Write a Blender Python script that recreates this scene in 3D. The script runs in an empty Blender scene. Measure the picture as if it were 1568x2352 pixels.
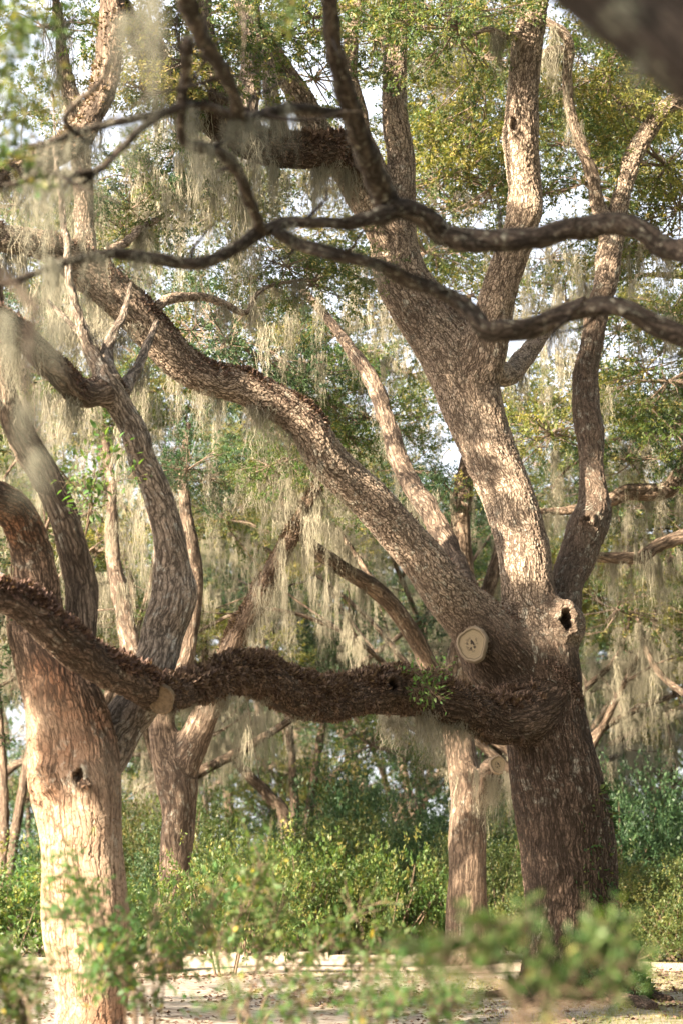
import bpy, math, random
import numpy as np
from mathutils import Vector, Matrix

random.seed(7)
R = np.random.default_rng(7)
scene = bpy.context.scene
COL = scene.collection

# ------------------------------------------------------------------ camera
PITCH = math.radians(8.34)
cam_d = bpy.data.cameras.new('camera')
cam = bpy.data.objects.new('camera', cam_d)
COL.objects.link(cam)
cam_d.sensor_fit = 'HORIZONTAL'
cam_d.sensor_width = 24.0
cam_d.lens = 85.0
cam_d.clip_start = 0.1
cam_d.clip_end = 2000
cam.location = (0, 0, 1.6)
cam.rotation_euler = (math.pi / 2 + PITCH, 0, 0)
cam_d.dof.use_dof = True
cam_d.dof.focus_distance = 29.5
cam_d.dof.aperture_fstop = 1.75
scene.camera = cam
scene.render.resolution_x, scene.render.resolution_y = 682, 1024

# ------------------------------------------------------------------ sky, sun, exposure
SUN_EL = math.radians(24)
SUN_AZ = math.radians(232)          # compass style: 0 = +Y (away from the camera), clockwise
SUN = np.array([math.sin(SUN_AZ) * math.cos(SUN_EL), math.cos(SUN_AZ) * math.cos(SUN_EL), math.sin(SUN_EL)])
world = bpy.data.worlds.new('World')
scene.world = world
world.use_nodes = True
wn = world.node_tree
sky = wn.nodes.new('ShaderNodeTexSky')
sky.sky_type = 'NISHITA'
sky.sun_disc = False
sky.sun_elevation = SUN_EL
sky.sun_rotation = SUN_AZ
sky.air_density = 0.6
sky.dust_density = 9.0
sky.ozone_density = 0.6
veil = wn.nodes.new('ShaderNodeMix')          # thin bright cloud veil over the whole sky
veil.data_type = 'RGBA'
veil.inputs[0].default_value = 0.7
wn.links.new(sky.outputs[0], veil.inputs[6])
veil.inputs[7].default_value = (2.05, 2.1, 2.2, 1)
wn.links.new(veil.outputs[2], wn.nodes['Background'].inputs[0])
wn.nodes['Background'].inputs[1].default_value = 0.15
sun_d = bpy.data.lights.new('sun', 'SUN')
sun_d.energy = 5.0
sun_d.angle = math.radians(0.55)
sun_d.color = (1.0, 0.83, 0.62)
sun = bpy.data.objects.new('sun', sun_d)
COL.objects.link(sun)
sun.rotation_euler = Vector(SUN).to_track_quat('Z', 'Y').to_euler()
sun.location = (-20, -10, 20)
vs = scene.view_settings
vs.view_transform = 'Standard'
vs.look = 'None'
vs.exposure = 2.7
vs.gamma = 1.0
scene.render.engine = 'CYCLES'
cy = scene.cycles
cy.max_bounces = 7
cy.diffuse_bounces = 4
cy.glossy_bounces = 2
cy.transmission_bounces = 4
cy.volume_bounces = 1
cy.transparent_max_bounces = 4
cy.sample_clamp_indirect = 6.0
cy.use_denoising = True
cy.caustics_reflective = False
cy.caustics_refractive = False

# ------------------------------------------------------------------ geometry helpers
FPX = 85.0 / 24.0 * 1568.0
CP, SP = math.cos(PITCH), math.sin(PITCH)


def P(x, y, d):
    """point seen at (x, y) of a 1568 x 2352 picture, d metres ahead of the camera"""
    u, v = x - 784.0, 1176.0 - y
    yy = FPX * CP - v * SP
    zz = FPX * SP + v * CP
    return np.array([u / yy * d, d, 1.6 + zz / yy * d])


def hw(px, d):
    return px * d / FPX * 1.01


def norm(a):
    return a / (np.linalg.norm(a, axis=-1, keepdims=True) + 1e-9)


def path(knots, step=0.07):
    """knots (n,4): xyz + radius -> smooth dense samples"""
    K = np.asarray(knots, float)
    if len(K) < 3:
        K = np.vstack([K[0], (K[0] + K[-1]) / 2, K[-1]])
    E = np.vstack([2 * K[0] - K[1], K, 2 * K[-1] - K[-2]])
    out = []
    for i in range(1, len(E) - 2):
        p0, p1, p2, p3 = E[i - 1], E[i], E[i + 1], E[i + 2]
        n = max(2, int(np.linalg.norm(p2[:3] - p1[:3]) / step))
        t = np.linspace(0, 1, n, endpoint=False)[:, None]
        out.append(0.5 * (2 * p1 + (p2 - p0) * t + (2 * p0 - 5 * p1 + 4 * p2 - p3) * t ** 2 + (3 * p1 - p0 - 3 * p2 + p3) * t ** 3))
    out.append(E[-2][None])
    A = np.vstack(out)
    A[:, 3] = np.maximum(A[:, 3], 0.002)
    return A


def frames(C):
    T = norm(np.gradient(C, axis=0))
    n0 = np.cross(T[0], [0.31, 0.83, 0.47])
    n0 /= np.linalg.norm(n0)
    N = np.zeros_like(C)
    N[0] = n0
    for i in range(1, len(C)):
        n = N[i - 1] - T[i] * np.dot(N[i - 1], T[i])
        N[i] = n / (np.linalg.norm(n) + 1e-9)
    return T, N, np.cross(T, N)


class Geo:
    def __init__(s):
        s.V, s.F, s.B, s.r, s.m, s.n = [], [], [], [], [], 0

    def add(s, V, F, B=None, r=None, m=0):
        V = np.asarray(V, float).reshape(-1, 3)
        F = np.asarray(F, int).reshape(-1, 4)
        s.V.append(V)
        s.F.append(F + s.n)
        s.B.append(np.zeros_like(V) if B is None else np.asarray(B, float).reshape(-1, 3))
        s.r.append(np.full(len(V), R.random()) if r is None else np.asarray(r, float))
        s.m.append(np.full(len(F), m, int))
        s.n += len(V)
        return s

    def arrays(s):
        return np.vstack(s.V), np.vstack(s.F), np.vstack(s.B), np.concatenate(s.r), np.concatenate(s.m)

    def merge(s, o, off=(0, 0, 0), scale=1.0, rz=0.0):
        V, F, B, r, m = o.arrays()
        c, q = math.cos(rz), math.sin(rz)
        V = V * scale
        V = np.stack([V[:, 0] * c - V[:, 1] * q, V[:, 0] * q + V[:, 1] * c, V[:, 2]], 1) + np.asarray(off)
        s.V.append(V); s.F.append(F + s.n); s.B.append(B); s.r.append(r); s.m.append(m); s.n += len(V)


def mesh(name, V, F, B=None, r=None, m=None, mats=(), smooth=True, tone=None):
    V = np.ascontiguousarray(V, np.float32)
    F = np.ascontiguousarray(F, np.int32)
    me = bpy.data.meshes.new(name)
    me.vertices.add(len(V))
    me.vertices.foreach_set('co', V.ravel())
    k = F.shape[1]
    me.loops.add(F.size)
    me.loops.foreach_set('vertex_index', F.ravel())
    me.polygons.add(len(F))
    me.polygons.foreach_set('loop_start', np.arange(0, F.size, k, dtype=np.int32))
    for mt in mats:
        me.materials.append(mt)
    if m is not None and len(mats) > 1:
        me.polygons.foreach_set('material_index', np.ascontiguousarray(m, np.int32))
    me.update(calc_edges=True)
    me.polygons.foreach_set('use_smooth', np.full(len(F), smooth, bool))
    if B is not None:
        a = me.attributes.new('bark', 'FLOAT_VECTOR', 'POINT')
        a.data.foreach_set('vector', np.ascontiguousarray(B, np.float32).ravel())
    if r is not None:
        a = me.attributes.new('rnd', 'FLOAT', 'POINT')
        a.data.foreach_set('value', np.ascontiguousarray(r, np.float32))
    if tone is not None:
        a = me.attributes.new('tone', 'FLOAT_VECTOR', 'POINT')
        a.data.foreach_set('vector', np.ascontiguousarray(tone, np.float32).ravel())
    me.validate()
    return me


def geo_mesh(name, g, mats, smooth=True, off=None):
    V, F, B, r, m = g.arrays()
    if off is not None:
        V = V - np.asarray(off)
    return mesh(name, V, F, B, r, m, mats, smooth)


def obj(name, me, parent=None, loc=(0, 0, 0), rot=(0, 0, 0), scale=1.0, kind=None, label=None):
    o = bpy.data.objects.new(name, me)
    COL.objects.link(o)
    o.location = loc
    o.rotation_euler = rot
    o.scale = (scale,) * 3 if np.isscalar(scale) else scale
    if parent is not None:
        o.parent = parent
    if kind:
        o['kind'] = kind
    if label:
        o['label'] = label
    return o


def thing(name, label, cat, loc=(0, 0, 0), group=None):
    o = bpy.data.objects.new(name, None)
    COL.objects.link(o)
    o.empty_display_size = 0.3
    o.location = loc
    o['label'] = label
    o['category'] = cat
    if group:
        o['group'] = group
    return o


def tube(A, nseg=10, lump=0.0, seed=0, soff=0.0, cap=True, flare=0.0):
    """A (n,4) samples -> V, F, bark coordinates; closed ends"""
    C, rad = A[:, :3], A[:, 3].copy()
    if cap:
        C = np.vstack([C[0], C, C[-1]])
        rad = np.concatenate([[0], rad, [0]])
    T, N, Bn = frames(A[:, :3])
    if cap:
        T, N, Bn = [np.vstack([q[0], q, q[-1]]) for q in (T, N, Bn)]
    s = np.concatenate([[0], np.cumsum(np.linalg.norm(np.diff(C, axis=0), axis=1))]) + soff
    th = np.linspace(0, 2 * math.pi, nseg, endpoint=False)
    rr = rad[:, None] * np.ones(nseg)[None]
    if lump:
        g = np.random.default_rng(seed)
        w = np.zeros_like(rr)
        mr = max(rad.mean(), 0.03)
        for k in range(6):
            q = g.integers(1, 4)
            w += np.sin(s[:, None] / mr * g.uniform(0.35, 1.5) + g.uniform(0, 6.3) + q * th[None] * g.choice([-1, 1])) * g.uniform(.3, 1)
        rr = rr * (1 + lump * w / 2.2)
    if flare:
        rr = rr * (1 + flare * np.exp(-(s - soff)[:, None] / (2.2 * rad.max())))
    D = N[:, None] * np.cos(th)[None, :, None] + Bn[:, None] * np.sin(th)[None, :, None]
    V = C[:, None] + D * rr[..., None]
    mr = max(rad.mean(), 0.01)
    B = np.stack([np.cos(th)[None] * mr * np.ones(len(s))[:, None], np.sin(th)[None] * mr * np.ones(len(s))[:, None], s[:, None] * np.ones(nseg)[None]], -1)
    n = len(C)
    i = np.arange(n - 1)[:, None] * nseg
    j = np.arange(nseg)[None]
    k = (j + 1) % nseg
    F = np.stack([i + j, i + k, i + nseg + k, i + nseg + j], -1).reshape(-1, 4)
    return V.reshape(-1, 3), F, B.reshape(-1, 3)


# ------------------------------------------------------------------ materials
def nodes(name, disp=False):
    m = bpy.data.materials.new(name)
    m.use_nodes = True
    nt = m.node_tree
    nt.nodes.clear()
    out = nt.nodes.new('ShaderNodeOutputMaterial')
    return m, nt, out


def N_(nt, t, ins=None, **kw):
    n = nt.nodes.new(t)
    for k, v in kw.items():
        setattr(n, k, v)
    for k, v in (ins or {}).items():
        if hasattr(v, 'is_output'):
            nt.links.new(v, n.inputs[k])
        else:
            n.inputs[k].default_value = v
    return n


def ramp(nt, fac, stops, interp='LINEAR'):
    n = nt.nodes.new('ShaderNodeValToRGB')
    n.color_ramp.interpolation = interp
    e = n.color_ramp.elements
    while len(e) < len(stops):
        e.new(0.5)
    for q, (p, c) in zip(e, stops):
        q.position = p
        q.color = (*c, 1) if not np.isscalar(c) else (c, c, c, 1)
    nt.links.new(fac, n.inputs[0])
    return n.outputs[0]


def math_(nt, op, a, b=None, clamp=False):
    n = nt.nodes.new('ShaderNodeMath')
    n.operation = op
    n.use_clamp = clamp
    for i, v in enumerate((a, b)):
        if v is None:
            continue
        if hasattr(v, 'is_output'):
            nt.links.new(v, n.inputs[i])
        else:
            n.inputs[i].default_value = v
    return n.outputs[0]


def mix_(nt, fac, a, b, blend='MIX'):
    n = nt.nodes.new('ShaderNodeMix')
    n.data_type = 'RGBA'
    n.blend_type = blend
    for i, v in ((0, fac), (6, a), (7, b)):
        if hasattr(v, 'is_output'):
            nt.links.new(v, n.inputs[i])
        elif i == 0:
            n.inputs[0].default_value = v
        else:
            n.inputs[i].default_value = (*v, 1)
    return n.outputs[2]


def bark_chain(nt, at, light, mid, dark, su=30.0, sv=12.0, edge=0.16, lichen=0.25, lichen_col=(.46, .45, .38), red=0.0, fissure=0.0,
               furrow=.2, cross=.6, cell=.2, lich_in=None, fu=.55, fv=.16, warp=.16, lscale=9.0):
    n0 = N_(nt, 'ShaderNodeTexNoise', {'Vector': at, 'Scale': 3.0, 'Detail': 3.0})
    dv = N_(nt, 'ShaderNodeVectorMath', {0: n0.outputs['Color'], 1: (.5, .5, .5)}, operation='SUBTRACT').outputs[0]
    dv = N_(nt, 'ShaderNodeVectorMath', {0: dv, 'Scale': warp}, operation='SCALE').outputs[0]
    co = N_(nt, 'ShaderNodeVectorMath', {0: at, 1: dv}, operation='ADD').outputs[0]
    mp = N_(nt, 'ShaderNodeMapping', {'Vector': co, 'Scale': (su, su, sv)}).outputs[0]
    n1 = N_(nt, 'ShaderNodeTexNoise', {'Vector': mp, 'Scale': 1.3, 'Detail': 4.0, 'Roughness': .65})
    d2 = N_(nt, 'ShaderNodeVectorMath', {0: n1.outputs['Color'], 1: (.5, .5, .5)}, operation='SUBTRACT').outputs[0]
    d2 = N_(nt, 'ShaderNodeVectorMath', {0: d2, 'Scale': 1.1}, operation='SCALE').outputs[0]
    mp2 = N_(nt, 'ShaderNodeVectorMath', {0: mp, 1: d2}, operation='ADD').outputs[0]
    ve = N_(nt, 'ShaderNodeTexVoronoi', {'Vector': mp2, 'Scale': 1.0, 'Randomness': 1.0}, feature='DISTANCE_TO_EDGE').outputs['Distance']
    vc = N_(nt, 'ShaderNodeTexVoronoi', {'Vector': mp2, 'Scale': 1.0}, feature='F1').outputs['Color']
    plate = ramp(nt, ve, [(0.0, 1.0 - cross), (edge * .5, 1.0 - cross * .45), (edge, 1.0)])
    # long interlacing furrows
    fm = N_(nt, 'ShaderNodeMapping', {'Vector': co, 'Scale': (su * fu, su * fu, sv * fv)}).outputs[0]
    fn = N_(nt, 'ShaderNodeTexNoise', {'Vector': fm, 'Scale': 1.0, 'Detail': 2.5, 'Roughness': .55, 'Distortion': .3}).outputs['Fac']
    rd = math_(nt, 'ABSOLUTE', math_(nt, 'SUBTRACT', fn, .5))
    fur = ramp(nt, rd, [(0.0, 0.0), (furrow * .12, .35), (furrow * .35, 1.0)])
    plate = math_(nt, 'MULTIPLY', plate, fur)
    fine = N_(nt, 'ShaderNodeTexNoise', {'Vector': mp, 'Scale': 3.0, 'Detail': 6.0, 'Roughness': .72}).outputs['Fac']
    big = N_(nt, 'ShaderNodeTexNoise', {'Vector': at, 'Scale': 1.7, 'Detail': 5.0, 'Roughness': .65}).outputs['Fac']
    col = mix_(nt, ramp(nt, big, [(0.36, 0.0), (0.64, 1.0)]), mid, light)
    if red:
        rn = N_(nt, 'ShaderNodeTexNoise', {'Vector': at, 'Scale': 1.1, 'Detail': 4.0, 'W': 3.0}, noise_dimensions='4D').outputs['Fac']
        col = mix_(nt, math_(nt, 'MULTIPLY', ramp(nt, rn, [(0.47, 0.0), (0.62, 1.0)]), red), col, (.25, .115, .06))
    hs = N_(nt, 'ShaderNodeSeparateColor', {0: vc}).outputs[0]
    val = math_(nt, 'ADD', math_(nt, 'MULTIPLY', hs, cell), math_(nt, 'ADD', math_(nt, 'MULTIPLY', fine, 1.0), .5 - cell * .5))
    col = N_(nt, 'ShaderNodeVectorMath', {0: col, 'Scale': val}, operation='SCALE').outputs[0]
    ln = N_(nt, 'ShaderNodeTexNoise', {'Vector': at, 'Scale': lscale, 'Detail': 6.0, 'Roughness': .7}).outputs['Fac']
    l2 = N_(nt, 'ShaderNodeTexNoise', {'Vector': at, 'Scale': 1.4, 'Detail': 2.0, 'W': 1.7}, noise_dimensions='4D').outputs['Fac']
    lam = math_(nt, 'MULTIPLY', lich_in, .5) if lich_in is not None else 0.0
    l2 = math_(nt, 'ADD', l2, lam)
    lm = math_(nt, 'MULTIPLY', ramp(nt, ln, [(0.54, 0.0), (0.62, 1.0)]), ramp(nt, l2, [(max(0, 0.5 - lichen * .35), 0.0), (0.72 - lichen * .35, 1.0)]))
    col = mix_(nt, math_(nt, 'MULTIPLY', lm, 0.8), col, lichen_col)
    col = mix_(nt, plate, dark, col)
    h = math_(nt, 'ADD', math_(nt, 'MULTIPLY', plate, 0.75), math_(nt, 'MULTIPLY', fine, 0.6))
    if fissure:
        gm = N_(nt, 'ShaderNodeMapping', {'Vector': co, 'Scale': (6, 6, .8)}).outputs[0]
        gn = N_(nt, 'ShaderNodeTexNoise', {'Vector': gm, 'Scale': 1.0, 'Detail': 3.0}).outputs['Fac']
        h = math_(nt, 'ADD', h, math_(nt, 'MULTIPLY', gn, fissure))
    return col, h


def bark_mat(name, p1, p2=None, depth=.02, disp=True):
    """p2, where given, is blended in by the x of the vertex attribute tone; its y brings lichen"""
    m, nt, out = nodes(name)
    at = N_(nt, 'ShaderNodeAttribute', attribute_name='bark').outputs['Vector']
    tone = N_(nt, 'ShaderNodeSeparateXYZ', {0: N_(nt, 'ShaderNodeAttribute', attribute_name='tone').outputs['Vector']}) if p2 else None
    col, h = bark_chain(nt, at, lich_in=tone.outputs[1] if p2 else None, **p1)
    if p2:
        c2, h2 = bark_chain(nt, at, lich_in=tone.outputs[1], **p2)
        col = mix_(nt, tone.outputs[0], col, c2)
        mx = N_(nt, 'ShaderNodeMix', {0: tone.outputs[0], 2: h, 3: h2})
        h = mx.outputs[0]
    b = N_(nt, 'ShaderNodeBsdfPrincipled', {'Base Color': col, 'Roughness': 0.9, 'Specular IOR Level': 0.15})
    nt.links.new(b.outputs[0], out.inputs[0])
    if disp:
        dn = N_(nt, 'ShaderNodeDisplacement', {'Height': h, 'Midlevel': 0.9, 'Scale': depth})
        nt.links.new(dn.outputs[0], out.inputs['Displacement'])
        m.displacement_method = 'BOTH'
    else:
        bp = N_(nt, 'ShaderNodeBump', {'Height': h, 'Strength': 0.9, 'Distance': depth})
        nt.links.new(bp.outputs[0], b.inputs['Normal'])
    return m


def leaf_mat(name, cols, trans=0.4, hue=0.02, val=0.35, rough=0.5):
    m, nt, out = nodes(name)
    r = N_(nt, 'ShaderNodeAttribute', attribute_name='rnd').outputs['Fac']
    oi = N_(nt, 'ShaderNodeObjectInfo').outputs['Random']
    st = [(i / max(1, len(cols) - 1), c) for i, c in enumerate(cols)]
    c = ramp(nt, r, st)
    hv = N_(nt, 'ShaderNodeHueSaturation', {'Color': c, 'Hue': math_(nt, 'ADD', math_(nt, 'MULTIPLY', oi, 2 * hue), 0.5 - hue),
                                           'Value': math_(nt, 'ADD', math_(nt, 'MULTIPLY', oi, val), 1 - val / 2)}).outputs[0]
    b = N_(nt, 'ShaderNodeBsdfPrincipled', {'Base Color': hv, 'Roughness': rough, 'Specular IOR Level': 0.35})
    tc = mix_(nt, 1.0, hv, (1.5, 1.45, .55), 'MULTIPLY')
    t = N_(nt, 'ShaderNodeBsdfTranslucent', {'Color': tc})
    s = N_(nt, 'ShaderNodeMixShader', {0: trans, 1: b.outputs[0], 2: t.outputs[0]})
    nt.links.new(s.outputs[0], out.inputs[0])
    return m


def moss_mat(name, a, b_, trans=0.35):
    m, nt, out = nodes(name)
    r = N_(nt, 'ShaderNodeAttribute', attribute_name='rnd').outputs['Fac']
    oi = N_(nt, 'ShaderNodeObjectInfo').outputs['Random']
    c = mix_(nt, r, a, b_)
    c = N_(nt, 'ShaderNodeVectorMath', {0: c, 'Scale': math_(nt, 'ADD', math_(nt, 'MULTIPLY', oi, .5), .75)}, operation='SCALE').outputs[0]
    d = N_(nt, 'ShaderNodeBsdfDiffuse', {'Color': c})
    t = N_(nt, 'ShaderNodeBsdfTranslucent', {'Color': c})
    s = N_(nt, 'ShaderNodeMixShader', {0: trans, 1: d.outputs[0], 2: t.outputs[0]})
    nt.links.new(s.outputs[0], out.inputs[0])
    return m


def plain(name, a, b_=None, scale=20.0, rough=0.9, bump=0.0, coord='Object'):
    m, nt, out = nodes(name)
    tc = N_(nt, 'ShaderNodeTexCoord').outputs[coord]
    n = N_(nt, 'ShaderNodeTexNoise', {'Vector': tc, 'Scale': scale, 'Detail': 5.0, 'Roughness': .65}).outputs['Fac']
    c = mix_(nt, ramp(nt, n, [(.35, 0.), (.65, 1.)]), a, b_ or a)
    b = N_(nt, 'ShaderNodeBsdfPrincipled', {'Base Color': c, 'Roughness': rough, 'Specular IOR Level': 0.2})
    if bump:
        bp = N_(nt, 'ShaderNodeBump', {'Height': n, 'Strength': 0.8, 'Distance': bump})
        nt.links.new(bp.outputs[0], b.inputs['Normal'])
    nt.links.new(b.outputs[0], out.inputs[0])
    return m


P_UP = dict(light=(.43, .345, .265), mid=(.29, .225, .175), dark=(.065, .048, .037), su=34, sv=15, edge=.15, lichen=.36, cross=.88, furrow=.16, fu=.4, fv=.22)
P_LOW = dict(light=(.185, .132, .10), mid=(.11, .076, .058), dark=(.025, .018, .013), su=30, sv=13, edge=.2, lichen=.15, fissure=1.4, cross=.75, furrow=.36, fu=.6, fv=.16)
P_GREY = dict(light=(.40, .33, .265), mid=(.25, .20, .16), dark=(.05, .04, .033), su=36, sv=15, edge=.18, lichen=.6, lichen_col=(.5, .5, .46), cross=.6, furrow=.3, fu=.5, fv=.2)
P_PALE = dict(light=(.38, .295, .215), mid=(.265, .19, .138), dark=(.085, .06, .043), su=24, sv=9, edge=.06, lichen=.03, red=.55, fissure=.5, cross=.62, furrow=.1, cell=.12, fu=.6, fv=.12, warp=.12)
P_LEFT = dict(light=(.33, .255, .195), mid=(.19, .142, .108), dark=(.045, .034, .027), su=32, sv=9, edge=.2, lichen=.25, fissure=1.0, cross=.55, furrow=.4, fu=.55, fv=.14)
P_RED = dict(light=(.33, .235, .17), mid=(.19, .13, .095), dark=(.035, .025, .019), su=25, sv=10, edge=.2, lichen=.12, red=.7, fissure=.8, cross=.85, furrow=.34, cell=.25, fu=.6, fv=.2, warp=.14)
P_FAR = dict(light=(.28, .21, .155), mid=(.14, .103, .078), dark=(.045, .033, .025), su=26, sv=8, edge=.2, lichen=.3, cross=.5, furrow=.35)
P_NEAR = dict(light=(.12, .094, .074), mid=(.062, .049, .039), dark=(.015, .012, .01), su=34, sv=18, edge=.2, lichen=.85, lichen_col=(.42, .41, .33), cross=.7, furrow=.3, lscale=20.0)
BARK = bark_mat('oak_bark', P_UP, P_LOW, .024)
BARK_GREY = bark_mat('lichened_bark', P_GREY, None, .014)
BARK_PALE = bark_mat('pale_peeling_bark', P_RED, P_PALE, .018)
BARK_LEFT = bark_mat('furrowed_bark', P_LEFT, None, .02)
BARK_LOW = bark_mat('root_bark', P_LOW, None, .02)
BARK_THIN = bark_mat('branch_bark', P_UP, None, .012)
BARK_FAR = bark_mat('background_bark', P_FAR, None, .02, disp=False)
BARK_NEAR = bark_mat('overhanging_bark', P_NEAR, None, .008, disp=False)
BARK_MOSSY = bark_mat('mossy_near_bark', dict(P_NEAR, lscale=6.0, lichen=.7, lichen_col=(.30, .31, .23)), None, .01, disp=False)
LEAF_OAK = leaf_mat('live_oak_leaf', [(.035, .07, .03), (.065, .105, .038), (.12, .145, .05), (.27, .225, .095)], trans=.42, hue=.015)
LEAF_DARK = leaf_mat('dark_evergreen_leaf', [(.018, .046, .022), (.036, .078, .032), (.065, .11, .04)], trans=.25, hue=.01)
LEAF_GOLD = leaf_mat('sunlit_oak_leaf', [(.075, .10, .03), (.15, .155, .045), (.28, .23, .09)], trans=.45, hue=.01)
LEAF_BRIGHT = leaf_mat('fresh_shrub_leaf', [(.04, .085, .024), (.06, .115, .03), (.10, .145, .038), (.2, .185, .06)], trans=.4)
LEAF_NEAR = leaf_mat('near_shrub_leaf', [(.045, .105, .035), (.07, .145, .045), (.12, .185, .06)], trans=.45)
LEAF_YELLOW = leaf_mat('yellowed_leaf', [(.32, .28, .06), (.42, .34, .09)], trans=.4)
LEAF_OLIVE = leaf_mat('olive_shrub_leaf', [(.04, .07, .024), (.075, .10, .032), (.15, .14, .05)], trans=.4)
FERN = leaf_mat('dried_fern', [(.045, .027, .02), (.085, .054, .041), (.145, .097, .074), (.23, .16, .125)], trans=.2, rough=.8)
IVY = leaf_mat('ivy_leaf', [(.02, .06, .02), (.05, .10, .03), (.13, .15, .05)], trans=.3)
MOSS = moss_mat('spanish_moss', (.36, .335, .26), (.22, .21, .16))
MOSS_NEAR = moss_mat('near_spanish_moss', (.25, .25, .20), (.15, .15, .12))
TWIG = plain('twig_bark', (.10, .075, .055), (.17, .13, .10), 30)
STEM = plain('shrub_stem', (.09, .065, .045), (.16, .12, .085), 40)


# ------------------------------------------------------------------ leaf, moss and shrub templates
def leaves(Pn, D, L, Wd, g, lift=0.25):
    n = len(Pn)
    D = norm(D)
    up = norm(g.normal(0, 1, (n, 3)) + np.array([0, 0, 1.2]))
    S = norm(np.cross(D, up))
    U = np.cross(S, D)
    L = L[:, None]; Wd = Wd[:, None]
    a = Pn
    b = Pn + D * L * .5 + S * Wd - U * Wd * lift
    c = Pn + D * L - U * L * .12
    d = Pn + D * L * .5 - S * Wd - U * Wd * lift
    V = np.stack([a, b, c, d], 1).reshape(-1, 3)
    F = np.arange(4 * n).reshape(n, 4)
    return V, F


def spray(g, geo, centres, dirs, per, L0, L1, reach):
    """small twigs carrying leaves"""
    n = len(centres)
    t = g.random((n, per))
    ax = norm(dirs)
    Pn = centres[:, None] + ax[:, None] * (t * reach)[..., None] + g.normal(0, .018, (n, per, 3))
    D = ax[:, None] * .7 + g.normal(0, .62, (n, per, 3)) + np.array([0, 0, -.12])
    Pn = Pn.reshape(-1, 3); D = D.reshape(-1, 3)
    L = g.uniform(L0, L1, len(Pn))
    V, F = leaves(Pn, D, L, L * g.uniform(.17, .25, len(Pn)), g)
    r = np.repeat(np.clip(g.normal(.45, .2, n)[:, None] + g.normal(0, .2, (n, per)), 0, 1).reshape(-1), 4)
    geo.add(V, F, r=r, m=0)


def bough_geo(seed, nsub=17, nspray=20, per=16, flat=.6, R0=1.5, leaf=(.05, .085)):
    g = np.random.default_rng(seed)
    geo = Geo()
    for k in range(nsub):
        d = norm(g.normal(0, 1, 3) * np.array([1, 1, flat]) + np.array([0, 0, .12]))
        tip = d * g.uniform(.45, 1.0) * R0 * np.array([1, 1, .85])
        mid = tip * .5 + g.normal(0, .12, 3)
        A = path([[0, 0, 0, .018], [*mid, .012], [*tip, .004]], .25)
        V, F, B = tube(A, 4, cap=False)
        geo.add(V, F, B, m=1)
        c = tip + g.normal(0, 1, (nspray, 3)) * np.array([.22, .22, .12])
        spray(g, geo, c, (c - mid) + g.normal(0, .25, (nspray, 3)), per, leaf[0], leaf[1], .2)
        for q in range(3):
            A = np.vstack([np.append(mid + (tip - mid) * g.random(), .006), np.append(c[q], .003)])
            V, F, B = tube(A, 3, cap=False)
            geo.add(V, F, B, m=1)
    return geo


def shrub_geo(seed, n=330, per=14, leaf=(.035, .065), flat=.75, reach=.13):
    """dome of sprays, radius about 1, standing on z = 0, open underneath"""
    g = np.random.default_rng(seed)
    geo = Geo()
    lob = norm(g.normal(0, 1, (9, 3)) * np.array([1, 1, .5]) + np.array([0, 0, .55])) * g.uniform(.45, .75, 9)[:, None]
    k = g.integers(0, 9, n)
    d = norm(g.normal(0, 1, (n, 3)))
    c = lob[k] * np.array([1, 1, flat]) + d * g.uniform(.12, .42, n)[:, None] + np.array([0, 0, .28])
    c[:, 2] = np.maximum(c[:, 2], .06 + .2 * g.random(n))
    spray(g, geo, c, d + np.array([0, 0, .4]), per, leaf[0], leaf[1], reach)
    for q in range(14):
        a = np.array([g.normal(0, .12), g.normal(0, .12), 0])
        A = path([[*a, .014], [*(a * .5 + lob[q % 9] * .55 + np.array([0, 0, .12])), .01], [*(lob[q % 9] + np.array([0, 0, .25])), .004]], .15)
        V, F, B = tube(A, 4, cap=False)
        geo.add(V, F, B, m=1)
    return geo


def strand(geo, g, p0, length, w0, segs=7, wob=.035):
    t = np.linspace(0, 1, segs + 1)
    sd = np.cumsum(g.normal(0, wob, (segs + 1, 2)), 0) * length * .45
    sd -= sd[0]
    ph = g.uniform(0, 6.3, 2); fq = g.uniform(9, 20); am = g.uniform(.004, .016)
    C = np.stack([p0[0] + sd[:, 0] + am * np.sin(fq * t + ph[0]), p0[1] + sd[:, 1] + am * np.sin(fq * t + ph[1]), p0[2] - t * length], 1)
    a = g.uniform(0, math.pi)
    S = np.array([math.cos(a), math.sin(a), 0])
    w = w0 * (1 - .75 * t) * g.uniform(.6, 1.4, segs + 1) * .5
    V = np.stack([C - S * w[:, None], C + S * w[:, None]], 1).reshape(-1, 3)
    i = np.arange(segs) * 2
    F = np.stack([i, i + 1, i + 3, i + 2], 1)
    geo.add(V, F, r=np.full(len(V), g.random()))


def beard_geo(seed, n=70, length=1.0, width=.13, w0=.0065):
    """a beard: several hanging locks of unequal length, each a tangle of fine strands"""
    g = np.random.default_rng(seed)
    geo = Geo()
    nl = max(2, n // 14)
    for q in range(nl):
        c0 = g.normal(0, width * .55, 2)
        ll = length * (.3 + .7 * g.random())
        if q == 0:
            ll = length
        drift = g.normal(0, .05, 2) * ll
        for k in range(n // nl):
            c = c0 + g.normal(0, width * .22, 2)
            l = ll * (.35 + .65 * g.random())
            strand(geo, g, (c[0], c[1], g.uniform(-.03, .05)), max(.06, l), w0, 9, .07)
        for k in range(n // nl):
            z = -ll * g.random() * .85
            f = -z / max(ll, .01)
            c = c0 + drift * f + g.normal(0, width * .2, 2)
            strand(geo, g, (c[0], c[1], z), length * g.uniform(.04, .14), w0, 4, .32)
    return geo


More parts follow.
